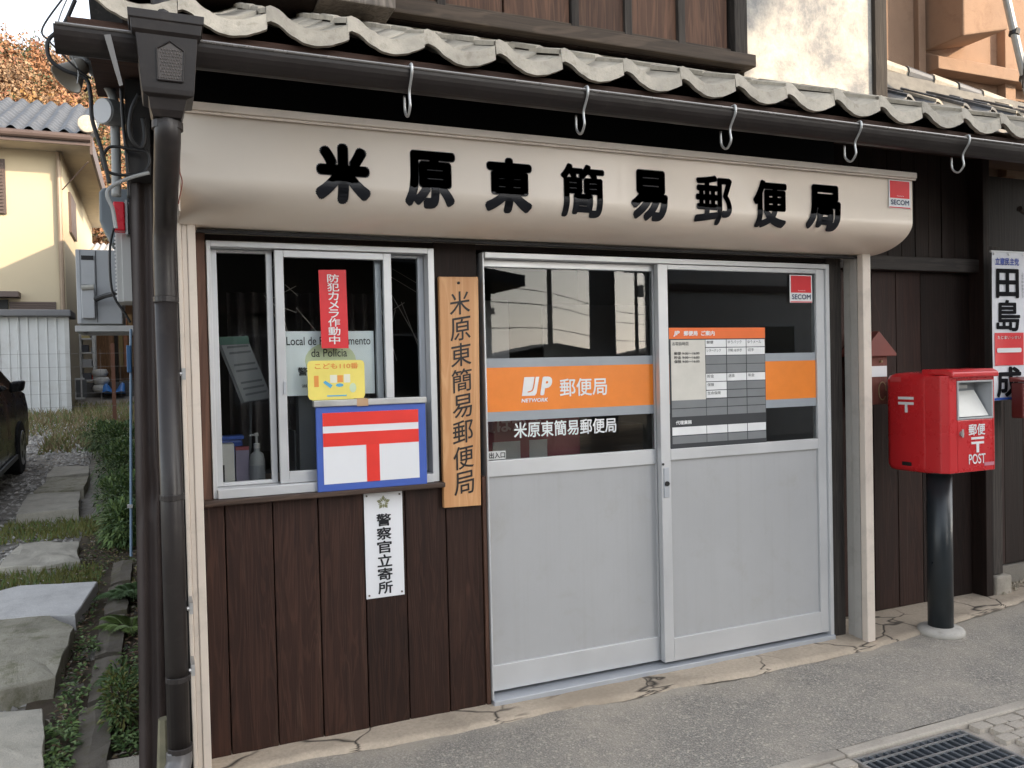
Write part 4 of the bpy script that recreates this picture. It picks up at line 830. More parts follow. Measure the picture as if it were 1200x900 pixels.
# small house-shaped mailbox behind the shutter rail
mbx = thing('house_mailbox', 'small reddish house shaped mailbox hung on the boards behind the post box', 'mailbox', (3.66,.12,1.19)); RB = wood('mailbox_wood',(.16,.045,.03),(.30,.10,.07),knots=False)
part('body', B(3.57,3.745,.05,.19,1.19,1.49), RB, mbx, bevel=.003); part('roof', MB().prism([(3.655,.02,1.60),(3.785,.02,1.475),(3.785,.02,1.460),(3.525,.02,1.460),(3.525,.02,1.475)],(0,.17,0)), paint('mailbox_roof',(.20,.055,.042),.6), mbx, bevel=.003); part('white_panel', B(3.60,3.738,.046,.0495,1.345,1.405), WHITE, mbx)
m_ = MB(); m_.tube(smoothpath([(3.70+.028*math.cos(k*.7),.044,1.265+.05*math.sin(k*.7)) for k in range(9)],3),.003,6); part('scroll_ornament', m_, flat('ornament_brass',(.30,.20,.09),.5), mbx); part('knob', MB().tube([(3.69,.035,1.43),(3.69,.05,1.43)],.007,10), flat('ornament_brass',(.3,.2,.09)), mbx)
# election banner, neighbour's wall, second mailbox
bn = thing('election_banner', 'white vertical cloth banner with large black characters and red panel on the wall', 'banner', (4.66,-.01,1.14))
def banf(u, v): 
    x = 4.532+u*.55; z = 1.18+v*.880; return (x, -.012+.010*math.sin(u*7+v*2)*(.3+.7*(1-v)), z)
def onban(q): u = (q[0]-4.532)/.55; v = (q[2]-1.18)/.880; p = banf(u, v); return (q[0], p[1]-.004, q[2])
part('cloth', MB().grid(banf, 24, 24), flat('cloth_white',(.74,.74,.76),.8), bn, smooth=True)
text('立憲民主党', 4.555,4.755,1.985,2.030, 0, flat('print_blue',(.05,.09,.42),.5), bn, .03, fn=onban)
BK = flat('banner_black',(.010,.010,.012),.85,spec=.1)
text('田', 4.562,4.752,1.790,1.965, 0, BK, bn, .028, fn=onban); text('島', 4.565,4.760,1.592,1.780, 0, BK, bn, .022, fn=onban)
part('red_panel', MB().grid(lambda u,v: onban((4.548+u*.238, 0, 1.388+v*.195)), 10, 6), REDP, bn); 
def onb2(q): p = onban(q); return (p[0], p[1]-.003, p[2])
text('たじまいっせい', 4.57,4.76,1.545,1.565, 0, WHITE, bn, .02, fn=onb2); text('一', 4.565,4.765,1.465,1.492, 0, WHITE, bn, .03, fn=onb2)
text('成', 4.560,4.770,1.195,1.380, 0, BK, bn, .03, fn=onban); text('衆議院議員', 4.775,4.792,1.79,1.95, 0, flat('print_grey',(.25,.25,.27)), bn, fn=onban)
part('photo_skin', MB().add([onban((4.915+.10*math.cos(k*.3142),0,1.73+.13*math.sin(k*.3142))) for k in range(20)],[tuple(range(20))]), flat('photo_peach',(.70,.36,.25),.6), bn); part('photo_jacket', MB().add([onban(q) for q in ((4.80,0,1.25),(5.06,0,1.25),(5.06,0,1.60),(4.93,0,1.54),(4.85,0,1.44))],[(0,1,2,3,4)]), NAVY, bn)
part('blue_hem', MB().grid(lambda u,v: onban((4.534+u*.545, 0, 1.182+v*.014)), 10, 1), flat('hem_blue',(.04,.12,.5)), bn); part('banner_pole', MB().tube([(4.525,-.005,2.066),(5.09,-.005,2.066)],.007,8), WHITE, bn)
for x in (4.545,4.67,4.80): part('eyelet', MB().tube([(x,-.02,2.052),(x,-.006,2.052)],.008,8), WHITE, bn)
mb2 = thing('brown_mailbox', 'dark reddish brown box mailbox at the right edge beside the banner', 'mailbox', (4.8,-.08,-.04)); part('body', B(4.635,4.95,-.12,-.045,1.075,1.285), paint('mailbox_brown',(.15,.03,.025),.4), mb2, bevel=.008); part('lid', MB().prism([(4.628,-.13,1.290),(4.628,-.13,1.300),(4.628,-.04,1.318),(4.628,-.04,1.290)],(.33,0,0)), paint('mailbox_brown2',(.19,.04,.032),.4), mb2, bevel=.004); part('stand', B(4.86,4.90,-.10,-.06,-.04,1.075), POLEB, mb2)
nbh = thing('neighbour_building', 'weathered dark boarded house beyond the post box at the right', 'building', (6.,.6,-.05))
xx = 4.80
while xx < 7.4: part('plank', B(xx,xx+.178,.25+random.uniform(-.003,.003),.28,.10,2.0), PLANKR if random.random()<.4 else PLANKB, nbh, bevel=.003); xx += .182
part('wall', B(4.72,9.0,.285,.40,-.05,2.60), PLANKB, nbh); part('lintel', B(4.78,7.5,.20,.28,2.0,2.10), PLANKB, nbh, bevel=.004); part('brace_pole', MB().tube([(4.72,-.05,2.32),(5.3,.05,2.20)],.018,8), POSTG, nbh)
part('plinth', B(4.83,9,.24,.40,-.08,.09), concrete('plinth',(.22,.20,.17),2.), nbh)
rk = MB(); random.seed(44)
for i in range(300):
    x = 4.70+random.random()*1.2; y = .22-abs(random.gauss(0,.06)); s = random.uniform(.008,.022); z = -.045+random.random()*.03; a = random.random()*6
    rk.add([(x+s*math.cos(a+k*2.1),y+s*math.sin(a+k*2.1),z) for k in range(3)]+[(x,y,z+s)], [(0,1,3),(1,2,3),(2,0,3)])
part('rubble', rk, paint('rubble_stone',(.33,.29,.22),.9,var=.3,vscale=20), kind='stuff', label='loose mortar rubble at the foot of the neighbouring wall', cat='rubble')
# tan rendered building behind, upper right
tb = thing('tan_building', 'tan rendered upper wall rising behind the roof tiles at upper right', 'building', (6.5,2.,-.1))
part('wall', B(4.40,11,1.60,1.75,-.1,7.), TANW, tb); part('pilaster', B(5.80,5.88,1.55,1.60,3.2,7.), TANW, tb, bevel=.004); part('crack_joint', B(5.882,5.895,1.585,1.5985,3.2,7.), BLACKM, tb)
part('bay', MB().prism([(5.90,1.22,3.98),(6.42,1.22,4.10),(6.42,1.22,7.),(5.90,1.22,7.)],(0,.38,0)), TANW, tb, bevel=.012); part('corner_pilaster', B(6.80,6.93,1.52,1.60,3.0,7.), TANW, tb, bevel=.004); part('ledge', MB().prism([(5.9,1.60,3.98),(5.9,1.45,3.90),(5.9,1.45,3.80),(5.9,1.60,3.80)],(3.5,0,0)), TANW, tb, bevel=.006)
# lower roofs between the eave and the tan wall
lr = part('rear_roof', MB().prism([(4.26,.62,3.10),(4.26,1.60,3.62),(4.26,1.60,3.54),(4.26,.62,3.02)],(5.,0,0)), TILED, tb)
tmd = tile_mesh('roof_tile', TILED, False); tml = tile_mesh('roof_tile', TILE, False)
for r_ in range(4):
    for c_ in range(12):
        o = part('roof_tile', tml if random.random()<.25 else tmd, None, lr, (4.28+c_*TW+random.uniform(-.008,.008), .60+r_*.222, 3.10+r_*.117+random.uniform(-.006,.006))); o.rotation_euler = (.10+random.uniform(-.02,.02), random.uniform(-.03,.03), random.uniform(-.02,.02))
for i in range(6):
    o = part('ridge_tile', MB().tube([(0,0,0),(.30,0,0)],[.060,.052],12), TILE if i%2 else TILED, lr, (4.70+.27*i,1.22,3.655-.028*i)); o.rotation_euler = (0,.10,.02)
for i in range(4): part('ridge_tile_end', MB().tube([(4.52+.10*(i%2),.86+.06*i,3.40+.062*i),(4.54+.10*(i%2),1.14+.06*i,3.44+.062*i)],.050,12), TILE if i%2 else TILED, lr)
part('ridge_bed', MB().prism([(4.6,1.1,3.45),(4.6,1.45,3.45),(4.6,1.38,3.62),(4.6,1.18,3.62)],(2.5,0,-.15)), paint('ridge_mortar',(.20,.19,.17),.9,var=.3,vscale=14), lr)
sp = thing('service_mast', 'slanting grey pipe mast with strapped cables at the upper right edge', 'mast', (5.62,.35,2.7)); part('pipe', MB().tube([(5.78,.55,3.0),(5.47,.55,3.91),(5.22,.55,4.7)],.026,12), GALV, sp)
part('cable', MB().tube(smoothpath([(5.80,.50,3.1),(5.72,.46,3.4),(5.64,.47,3.65),(5.56,.48,3.9),(5.50,.5,4.4)]),.009,6), RUB, sp); part('cable', MB().tube(smoothpath([(5.60,.48,3.66),(5.52,.45,3.58),(5.50,.45,3.45),(5.55,.5,3.3)]),.005,6), RUB, sp)
for z in (3.4,3.7): part('strap', MB().tube([(5.78-.34*(z-3.0)-.006,.55,z-.02),(5.78-.34*(z-3.0)+.006,.55,z+.02)],.034,10), RUB, sp)

# ================================================================== LEFT SIDE: FITTINGS ON THE SIDE WALL
PXL = lambda px, d: -.043+(px-188)/970.3*d          # lateral measure used while surveying the yard
eb = thing('meter_cabinet', 'pale grey electrical cabinet on the side wall above the shrub', 'cabinet', (-.14,.5,1.755))
part('cabinet', B(-.172,-.113,.45,.62,1.757,2.045), paint('cabinet_grey',(.50,.50,.48),.45,var=.08), eb, bevel=.003); part('cabinet_door', B(-.150,-.113,.440,.4495,1.760,2.040), paint('cabinet_grey2',(.55,.55,.53),.45,var=.06), eb, bevel=.002); part('top_box', B(-.135,-.102,.42,.62,2.047,2.17), paint('cabinet_grey2',(.55,.55,.53)), eb, bevel=.002)
m_ = MB()
for k in range(16): m_.box(-.1775,-.172,.452,.47,1.78+k*.016,1.787+k*.016)
part('terminal_strip', m_, WHITE, eb, kind='stuff')
al = thing('alarm_lamp', 'bright red alarm lamp fixed beside the grey cabinet', 'lamp', (-.15,.40,2.04)); part('lens', B(-.174,-.131,.36,.43,2.042,2.16), paint('alarm_red',(.75,.010,.03),.25,var=.05), al, bevel=.006); part('base_plate', B(-.1305,-.122,.37,.45,2.03,2.17), GALV, al)
hd_ = thing('grey_hood', 'slate grey rounded hood behind the red alarm lamp', 'hood', (-.18,.7,2.03)); part('hood', MB().prism([(-.222,.66,2.275),(-.238,.66,2.255),(-.240,.66,2.13),(-.195,.66,2.03),(-.15,.66,2.03),(-.112,.66,2.275)],(0,.22,0)), paint('hood_slate',(.17,.20,.22),.5,var=.08), hd_, bevel=.010); part('hood_band', B(-.20,-.113,.648,.659,2.19,2.20), paint('hood_dark',(.12,.14,.155),.5), hd_)
ac = thing('air_conditioner', 'grey outdoor air conditioner seen end on, on a wall bracket', 'air conditioner', (-.35,2.5,1.74)); ACG = paint('ac_grey',(.40,.415,.43),.45,var=.06); ACL = paint('ac_light',(.48,.495,.51),.45)
part('casing', B(-.473,-.215,2.5,3.2,1.780,2.252), ACG, ac, bevel=.006); part('side_cover', B(-.468,-.450,2.494,2.4995,1.785,2.248), ACL, ac)
part('valve_cover', B(-.445,-.370,2.46,2.4935,1.815,2.000), ACL, ac, bevel=.005); part('upper_recess', B(-.443,-.366,2.488,2.4935,2.03,2.215), ACL, ac); part('handle_slot', B(-.440,-.370,2.484,2.4878,2.185,2.212), BLACKM, ac); part('pipe_wrap', MB().tube([(-.442,2.455,2.005),(-.372,2.455,2.012)],.016,10), paint('tape_cream',(.50,.49,.44),.6), ac)
part('seam', B(-.360,-.357,2.496,2.4995,1.79,2.245), BLACKM, ac); part('bracket', MB().box(-.49,-.11,2.52,2.56,1.735,1.772).box(-.49,-.11,3.1,3.14,1.735,1.772).box(-.492,-.46,2.56,3.1,1.738,1.770), GALV, ac)
part('duct', MB().tube(smoothpath([(-.365,2.44,1.93),(-.31,2.40,1.95),(-.25,2.3,1.96),(-.16,2.2,2.0)]),.016,8), RUB, ac)
cn = thing('conduit_pipe', 'grey conduit curving down the side wall to a round junction box', 'conduit', (-.15,-.1,1.9)); CG = paint('conduit_grey',(.33,.335,.33),.4,var=.1)
part('pipe', MB().tube(smoothpath([(-.28,-.1,2.575),(-.245,-.1,2.572),(-.215,-.1,2.535),(-.170,-.1,2.49),(-.146,-.1,2.44),(-.143,-.1,2.36),(-.143,-.1,2.20),(-.146,-.1,2.09)],6),.016,12), CG, cn, smooth=True)
part('junction_box', MB().tube([(-.178,-.138,2.380),(-.128,-.085,2.386)],.046,20), CG, cn, bevel=.003); part('box_lid', MB().tube([(-.1815,-.1415,2.3795),(-.178,-.138,2.380)],.043,20), paint('lid_pale',(.55,.56,.58),.4), cn, bevel=.002)
fl = thing('eave_lamp', 'dusty metal floodlight shade angled below the gutter end', 'lamp', (-.27,-.1,2.46)); m_ = MB(); prof_ = [(.020,0),(.030,.012),(.033,.04),(.056,.088),(.058,.092),(.052,.090),(.03,.045)]
m_.lathe(prof_, (0,0,0), 20); o = part('shade', m_, paint('lamp_dusty',(.25,.225,.185),.5,var=.2), fl, (-.235,-.12,2.545), smooth=True); o.rotation_euler = (R(165), R(38), 0); part('arm', MB().tube([(-.235,-.12,2.548),(-.16,-.08,2.55)],.012,8), CG, fl); part('hook', MB().tube(smoothpath([(-.225,-.13,2.50),(-.222,-.14,2.46),(-.235,-.14,2.44)]),.004,6), RUB, fl)
def cable(label, pts, r, mat=RUB): 
    m_ = MB().tube(smoothpath(pts,7), r, 8); return part('cable', m_, mat, None, smooth=True, label=label, cat='cable', group='cables looped on the corner of the building')
cable('thick black cable looping out from the gutter end and down the side wall', [(-.24,-.35,2.669),(-.277,-.35,2.581),(-.32,-.35,2.529),(-.319,-.35,2.472),(-.279,-.35,2.439),(-.218,-.35,2.419),(-.205,-.35,2.371),(-.202,-.35,2.288),(-.18,-.35,2.201),(-.167,-.35,2.138),(-.158,-.35,2.083)], .0065)
cable('thin black cable hanging in a wide loop outside the gutter end', [(-.26,-.40,2.666),(-.331,-.40,2.547),(-.313,-.40,2.508),(-.278,-.40,2.472),(-.242,-.40,2.435),(-.20,-.38,2.41)], .003)
cable('pale thin wire dropping past the flood lamp to the wall', [(-.26,-.38,2.66),(-.29,-.38,2.56),(-.25,-.38,2.47),(-.236,-.38,2.43),(-.240,-.38,2.39)], .0022, CG)
cable('grey cable drooping from the downpipe past the red lamp', [(-.036,-.31,2.136),(-.103,-.31,2.111),(-.155,-.31,2.079),(-.167,-.31,2.05),(-.152,-.31,2.008),(-.146,-.31,1.96),(-.144,-.31,1.943)], .0062, CG)
cable('long black drop cable hanging in front of the grey cabinet', [(-.163,.2,2.043),(-.184,.2,1.949),(-.185,.2,1.816),(-.172,.2,1.75),(-.143,.2,1.70),(-.12,.2,1.657)], .0045)
cable('coiled black cable bunched beside the downpipe', [(-.182,-.3,2.205),(-.172,-.3,2.141),(-.128,-.3,2.124),(-.06,-.3,2.135),(-.034,-.3,2.17),(-.04,-.3,2.205),(-.073,-.3,2.211),(-.151,-.3,2.216),(-.178,-.3,2.18)], .0052)
cable('black corrugated tube bunched under the gutter behind the hopper', [(-.06,-.3,2.40),(-.085,-.3,2.34),(-.09,-.3,2.26),(-.06,-.3,2.22),(-.045,-.3,2.26),(-.05,-.3,2.32)], .008)
cable('upright black cable clipped to the wall left of the downpipe', [(-.115,-.28,2.42),(-.112,-.28,2.30),(-.105,-.28,2.20),(-.100,-.28,2.05)], .006)
part('strap_bracket', MB().prism([(-.145,-.72,2.432),(-.128,-.72,2.436),(-.100,-.70,2.30),(-.110,-.70,2.296)],(0,.004,0)), paint('strap_grey',(.20,.195,.19),.45,metal=.4), shop)
part('corner_beam', B(-.105,-.03,-.26,.0,2.14,2.46), BLACKM, shop); part('eave_corner_board', B(-.20,-.02,-.50,.0,2.47,2.53), FASCIA, shop)
bp_ = thing('blue_pipe', 'thin pale blue water pipe running up the side wall above the fern', 'pipe', (-.13,.0,.75)); part('pipe', MB().tube([(-.139,-.02,.78),(-.115,-.02,1.62)],.0048,8), flat('pipe_blue',(.16,.24,.34),.4), bp_); part('clip', B(-.146,-.128,-.03,-.01,.96,.972), GALV, bp_); part('blue_valve', B(-.132,-.116,-.035,.0,1.46,1.56), flat('valve_blue',(.03,.10,.22),.4), bp_, bevel=.003)

# ================================================================== YARD BACKGROUND
def AT(px, py, dist):     # direction measured in the photograph, real distance along the ground
    q = _f*970.3+_r2*(px-600)-_u2*(py-450); k = dist/math.hypot(q.x,q.y); return Vector(CAM)+q*k
CREAMW = paint('cream_render',(.54,.46,.32),.85,var=.05,vscale=.6,bump=.2); BRNW = paint('brown_trim',(.10,.07,.06),.5); SOFF = paint('soffit_cream',(.50,.44,.34),.8)
yh = thing('cream_house', 'cream rendered two storey house with dark tiled roof behind the yard', 'building', (-4.5,17.,.8))
D_ = 19.2; HX1 = AT(76,300,D_).x; HY = AT(76,300,D_).y; ez = AT(40,165,D_-.8).z
part('wall', B(-11,HX1,HY,HY+9,.5,ez+.02), CREAMW, yh)
rt = AT(104,160,D_-1.).x
part('eave_soffit', B(-12,rt,HY-.75,HY+9.4,ez+.02,ez+.10), SOFF, yh); part('eave_gutter', MB().tube([(-12,HY-.80,ez+.14),(rt+.02,HY-.80,ez+.14)],.075,10), BRNW, yh); part('fascia', B(-12,rt+.01,HY-.77,HY-.74,ez+.0,ez+.17), BRNW, yh); part('verge_board', B(rt+.0,rt+.05,HY-.75,HY+5,ez-.16,ez+.2), BRNW, yh)
rr = MB().prism([(-12,HY-.78,ez+.17),(-12,HY+3.6,ez+1.95),(-12,HY+3.6,ez+1.75),(-12,HY-.78,ez+.11)],(12+rt,0,0)); hr = part('roof', rr, TILED, yh)
BLT = paint('house_tile_blue',(.075,.08,.088),.4,var=.25,vscale=3,dirt=(.22,.22,.215)); wv = MB()
def rw(u,v): x = -6.6+u*(6.6+rt); y = HY-.80+v*4.4; ph = (x*1/.30)%1; return (x, y, ez+.20+v*4.4*.41+.05*math.cos(ph*2*math.pi)+.035*(1-((v*14)%1)))
part('tile_courses', MB().grid(rw, 200, 56), BLT, hr, kind='stuff', smooth=True)
for i in range(14): part('ridge_tile', MB().tube([(rt+.02,HY-.72+i*.31,ez+.26+i*.31*.41),(rt+.02,HY-.42+i*.31,ez+.24+(i+1)*.31*.41)],.095,10), BLT, hr)
part('ridge_end_tile', MB().tube([(rt-.03,HY-.90,ez+.40),(rt-.03,HY-.62,ez+.42)],.17,16), TILE, hr, bevel=.02)
a = AT(-20,183,D_); b = AT(7,250,D_); wdw = part('window', B(a.x,b.x,HY-.05,HY+.02,b.z,a.z), BRNW, yh)
for k in range(16): part('louvre', B(a.x,b.x-.04,HY-.075,HY-.05,b.z+(a.z-b.z)*k/16+.01,b.z+(a.z-b.z)*(k+.7)/16), BRNW, wdw)
a = AT(-20,343,D_); b = AT(24,349,D_); part('window_hood', B(a.x,b.x,HY-.35,HY,b.z,a.z+.02), BRNW, yh); a = AT(-20,350,D_); b = AT(9,366,D_); part('window_shade', B(a.x,b.x,HY-.06,HY,b.z,a.z), BLACKM, yh)
a = AT(10,353,D_); b = AT(66,366,D_); lv = part('louvre_vent', B(a.x,b.x,HY-.04,HY,b.z,a.z), BRNW, yh)
for k in range(5): part('louvre', B(a.x+.02,b.x-.02,HY-.07,HY-.04,b.z+(a.z-b.z)*k/5+.01,b.z+(a.z-b.z)*(k+.6)/5), paint('louvre_brown',(.17,.12,.10),.5), lv)
part('downpipe', MB().tube([(HX1-.06,HY-.06,.5),(HX1-.06,HY-.06,ez)],.045,8), paint('pipe_tan',(.32,.24,.17),.5), yh); part('side_window', B(HX1,HX1+.05,HY+1.2,HY+2.6,AT(90,262,D_).z,AT(90,212,D_).z), BRNW, yh); part('brace_rod', MB().tube([(HX1,HY-.05,ez-.75),(rt-.05,HY-.6,ez-.28)],.012,6), BRNW, yh)
# white corrugated shed
D2 = 18.3; sx1 = AT(79,420,D2).x; sy = AT(79,420,D2).y; sz = AT(40,371,D2).z
sh = thing('white_shed', 'white ribbed metal shed in front of the cream house', 'shed', (-4.5,sy,.8)); SHW = paint('shed_white',(.62,.63,.62),.5,var=.06,vscale=1.,dirt=(.50,.49,.46))
def ribs(u,v): x = -8.5+u*(8.5+sx1-.02); p = (x/.16)%1; return (x, sy-.02*(1 if p < .22 else 0)-.012*(1 if (x/.8)%1 < .05 else 0), .45+v*(sz-.45))
part('front_sheet', MB().grid(ribs, 520, 1), SHW, sh); part('side_sheet', B(sx1-.02,sx1+.0,sy,sy+.7,.45,sz), paint('shed_side',(.55,.53,.48),.5), sh); part('corner_trim', B(sx1-.03,sx1+.05,sy-.05,sy+.05,.45,sz), paint('trim_grey',(.50,.50,.48),.5), sh); part('roof_trim', B(-8.6,sx1+.10,sy-.18,sy+.9,sz,sz+.13), paint('trim_dark',(.15,.15,.155),.5), sh, bevel=.02); part('base_board', B(-8.5,sx1,sy-.03,sy+.02,.4,.62), concrete('shed_base',(.3,.29,.27)), sh)
# open store behind with corrugated roof
D3 = 26.; a = AT(88,296,D3); b = AT(150,276,D3)
os_ = thing('open_store', 'open fronted store with pale corrugated roof behind the shed', 'store', (a.x+1,a.y,.9)); CORR = paint('corrugated_pale',(.55,.54,.52),.4,var=.12,metal=.3,dirt=(.42,.36,.30))
def cor(u,v): x = a.x-.3+u*4.; y = a.y+v*3.; return (x, y, a.z+v*(b.z-a.z)*1.3+.03*math.cos(x*2*math.pi/.17))
part('roof', MB().grid(cor, 280, 3), CORR, os_, smooth=True); part('fascia', B(a.x-.3,a.x+3.7,a.y-.02,a.y+.02,a.z-.25,a.z-.03), paint('store_fascia',(.40,.39,.37),.6), os_)
for k in range(4): part('post', B(a.x-.2+k*1.1,a.x-.1+k*1.1,a.y+.0,a.y+.1,.8,a.z-.2), POSTG, os_)
part('back_wall', B(a.x-.4,a.x+4,a.y+3,a.y+3.1,.8,a.z), wood('store_wall',(.10,.055,.03),(.30,.17,.09),knots=False), os_)
for k in range(6): part('brown_sheet', B(a.x+.75+k*.13,a.x+.85+k*.13,a.y+.3,a.y+.36,1.7,3.2-.1*(k%2)), paint('sheet_brown%d'%k,(.28+.06*(k%2),.15+.03*(k%3),.08),.6), os_)
rack = thing('storage_rack', 'grey shelf rack stacked with odds and ends behind the yard fence', 'rack', (AT(103,420,22).x,AT(103,420,22).y,.95)); a = AT(93,388,22); b = AT(112,470,22)
for x in (a.x,b.x): part('upright', B(x-.03,x+.03,a.y,a.y+.05,.9,a.z), GALV, rack); part('upright', B(x-.03,x+.03,a.y+.5,a.y+.55,.9,a.z), GALV, rack)
for k in range(5):
    z = 1.0+(a.z-1.0)*k/4.6; part('shelf', B(a.x,b.x,a.y,a.y+.5,z,z+.03), GALV, rack)
    part('carton', B(a.x+.04,a.x+.18+.03*(k%3),a.y+.02,a.y+.3,z+.031,z+.20), paint('carton%d'%k,[(.45,.12,.10),(.10,.10,.11),(.40,.40,.40),(.06,.06,.07),(.5,.42,.2)][k],.6), rack); part('bin', B(a.x+.23,b.x-.04,a.y+.02,a.y+.3,z+.031,z+.15), paint('bin%d'%k,[(.05,.05,.06),(.35,.06,.05),(.1,.1,.11),(.30,.31,.32),(.2,.2,.2)][k],.6), rack)
a = AT(87,443,20.5); b = AT(99,468,20.5); ua = thing('white_outdoor_unit', 'small white outdoor unit with slatted grille beside the shed', 'air conditioner', (a.x,a.y,b.z)); part('casing', B(a.x,b.x,a.y,a.y+.3,b.z,a.z), paint('unit_white',(.58,.58,.56),.45), ua, bevel=.01)
for k in range(2): part('grille', B(a.x+.03+k*.12,a.x+.12+k*.12,a.y-.006,a.y-.001,b.z+.05,a.z-.04), GREYP, ua)
random.seed(9)
for k,(px_,py_) in enumerate(((117,437),(119,446),(118,455))):
    c = AT(px_,py_,21.5); m_ = MB(); m_.lathe([(.02,-.09),(.14,-.08),(.18,0),(.14,.08),(.02,.09)],(0,0,0),10); o = part('white_sack', m_, paint('sack_white',(.6,.59,.56),.8), None, c, smooth=True, label=['topmost white sack of the pile beside the rack','middle white sack of the pile beside the rack','bottom white sack of the pile beside the rack'][k], cat='sack', group='white sacks piled by the rack')
a = AT(120,452,21.); b = AT(146,462,21.); part('blue_tarp', MB().grid(lambda u,v: (a.x+u*(b.x-a.x), a.y+v*.8, b.z+.22*math.sin(math.pi*min(1,max(0,v+.1)))*(.8+.35*math.sin(u*9)+.2*math.sin(v*7+u*4))), 24, 12), paint('tarp_blue',(.05,.22,.62),.4), None, smooth=True, label='crumpled blue tarpaulin on the ground behind the fence', cat='tarpaulin')
a = AT(120,462,21.2); part('pallet_block', B(a.x-.5,a.x+.9,a.y+.6,a.y+.9,.8,1.3), paint('block_dark',(.10,.095,.09),.8), None, bevel=.02, label='dark low block behind the blue tarpaulin', cat='block')
fc = thing('wire_fence', 'thin wire mesh fence with rusty post at the back of the yard', 'fence', (AT(110,480,15.5).x,AT(110,480,15.5).y,.75)); a = AT(135,482,15.5); part('rusty_post', B(a.x-.04,a.x+.02,a.y,a.y+.05,.6,2.0), paint('rust',(.14,.06,.035),.8), fc); m_ = MB()
for k in range(5): m_.tube([(a.x-2.9,a.y,.95+k*.22),(a.x+.6,a.y,.95+k*.22)],.0022,4)
for k in range(12): m_.tube([(a.x-2.9+k*.3,a.y,.8),(a.x-2.9+k*.3,a.y,1.9)],.0018,4)
part('mesh_wires', m_, paint('fence_wire',(.22,.20,.19),.6), fc, kind='stuff')

# ---- parked black car (side towards the house)
car = thing('parked_car', 'glossy black car parked nose away at the left edge of the yard', 'car', (-2.20,6.6,.28)); CB = paint('car_black',(.008,.009,.011),.25,var=.1,bump=0,coat=.25,spec=.3)
cx, cz = -2.33, .07+.058*6.; sl_ = .058
def cpt(x,y,z): return (cx+x, y, yz(6.2)-.02+z+sl_*(y-6.2))
prof_c = [(4.35,.30),(4.28,.62),(4.34,.95),(4.55,1.05),(5.0,1.52),(5.7,1.60),(6.4,1.58),(6.95,1.40),(7.55,1.02),(8.25,.90),(8.48,.72),(8.52,.42),(8.42,.26)]
m_ = MB(); secs = []
for (xw) in (-.84,-.80,-.5,0,.5,.80,.84):
    e = 0 if abs(xw) < .7 else .03
    secs.append([cpt(xw*(1 if z < 1.02 else 1-.26*(z-1.02)/.58), y+(e if y < 6.4 else -e), z-(e if z > 1.2 else 0)) for y,z in prof_c])
loft(m_, secs); part('body', m_, CB, car, smooth=True, bevel=0, auto=1)
def sidepoly(pts, off, mat, name): 
    part(name, MB().prism([cpt(.845*(1 if z < 1.02 else 1-.26*(z-1.02)/.58)+off, y, z) for y,z in pts],(.006,0,0)), mat, car)
sidepoly([(5.05,1.08),(5.30,1.46),(5.95,1.50),(5.95,1.06)], .004, CARGLASS if False else flat('car_window',(.01,.011,.013),.05), 'rear_window'); sidepoly([(6.02,1.06),(6.02,1.50),(6.45,1.48),(6.86,1.30),(7.25,1.05)], .004, flat('car_window',(.01,.011,.013),.05), 'front_window')
part('mirror', MB().prism([cpt(.85,6.95,1.00),cpt(.98,6.98,1.02),cpt(1.0,6.98,1.14),cpt(.86,6.95,1.13)],(0,.12,0)), CB, car, bevel=.03)
for (y) in (5.05,7.72):
    for sx in (.845,-.845):
        c = Vector(cpt(sx,y,.31)); d = .03 if sx > 0 else -.03
        wz = part('wheel', MB().tube([c-Vector((d*6,0,0)), c+Vector((d*.6,0,0))],.315,28), flat('tyre',(.014,.014,.015),.8), car, bevel=.02); part('rim', MB().tube([c+Vector((d*.62,0,0)), c+Vector((d*.9,0,0))],.20,20), paint('rim_alloy',(.38,.38,.39),.3,metal=.8), wz, bevel=.01)
        for k in range(5): part('spoke_gap', MB().tube([c+Vector((d*.92,.12*math.cos(k*1.256),.12*math.sin(k*1.256))), c+Vector((d*.95,.12*math.cos(k*1.256),.12*math.sin(k*1.256)))],.045,8), BLACKM, wz)
part('door_handle', B(cpt(.85,6.2,1.0)[0],cpt(.885,6.2,1.0)[0],6.12,6.32,cpt(0,6.2,.93)[2],cpt(0,6.2,.96)[2]), CB, car); part('sill_trim', MB().prism([cpt(.85,5.45,.24),cpt(.87,5.45,.24),cpt(.87,7.32,.24),cpt(.85,7.32,.24)],(0,0,.05)), GREYP, car); part('headlight', MB().prism([cpt(.60,8.47,.70),cpt(.83,8.25,.72),cpt(.83,8.18,.84),cpt(.60,8.40,.82)],(.01,.02,0)), flat('lamp_clear',(.5,.5,.5),.1), car); part('tail_light', MB().prism([cpt(.66,4.30,.86),cpt(.84,4.36,.86),cpt(.84,4.42,1.08),cpt(.66,4.36,1.08)],(0,-.01,0)), REDP, car); part('door_seam', MB().prism([cpt(.848,5.98,.32),cpt(.850,5.98,1.04),cpt(.850,5.99,1.04),cpt(.848,5.99,.32)],(.002,0,0)), BLACKM, car)

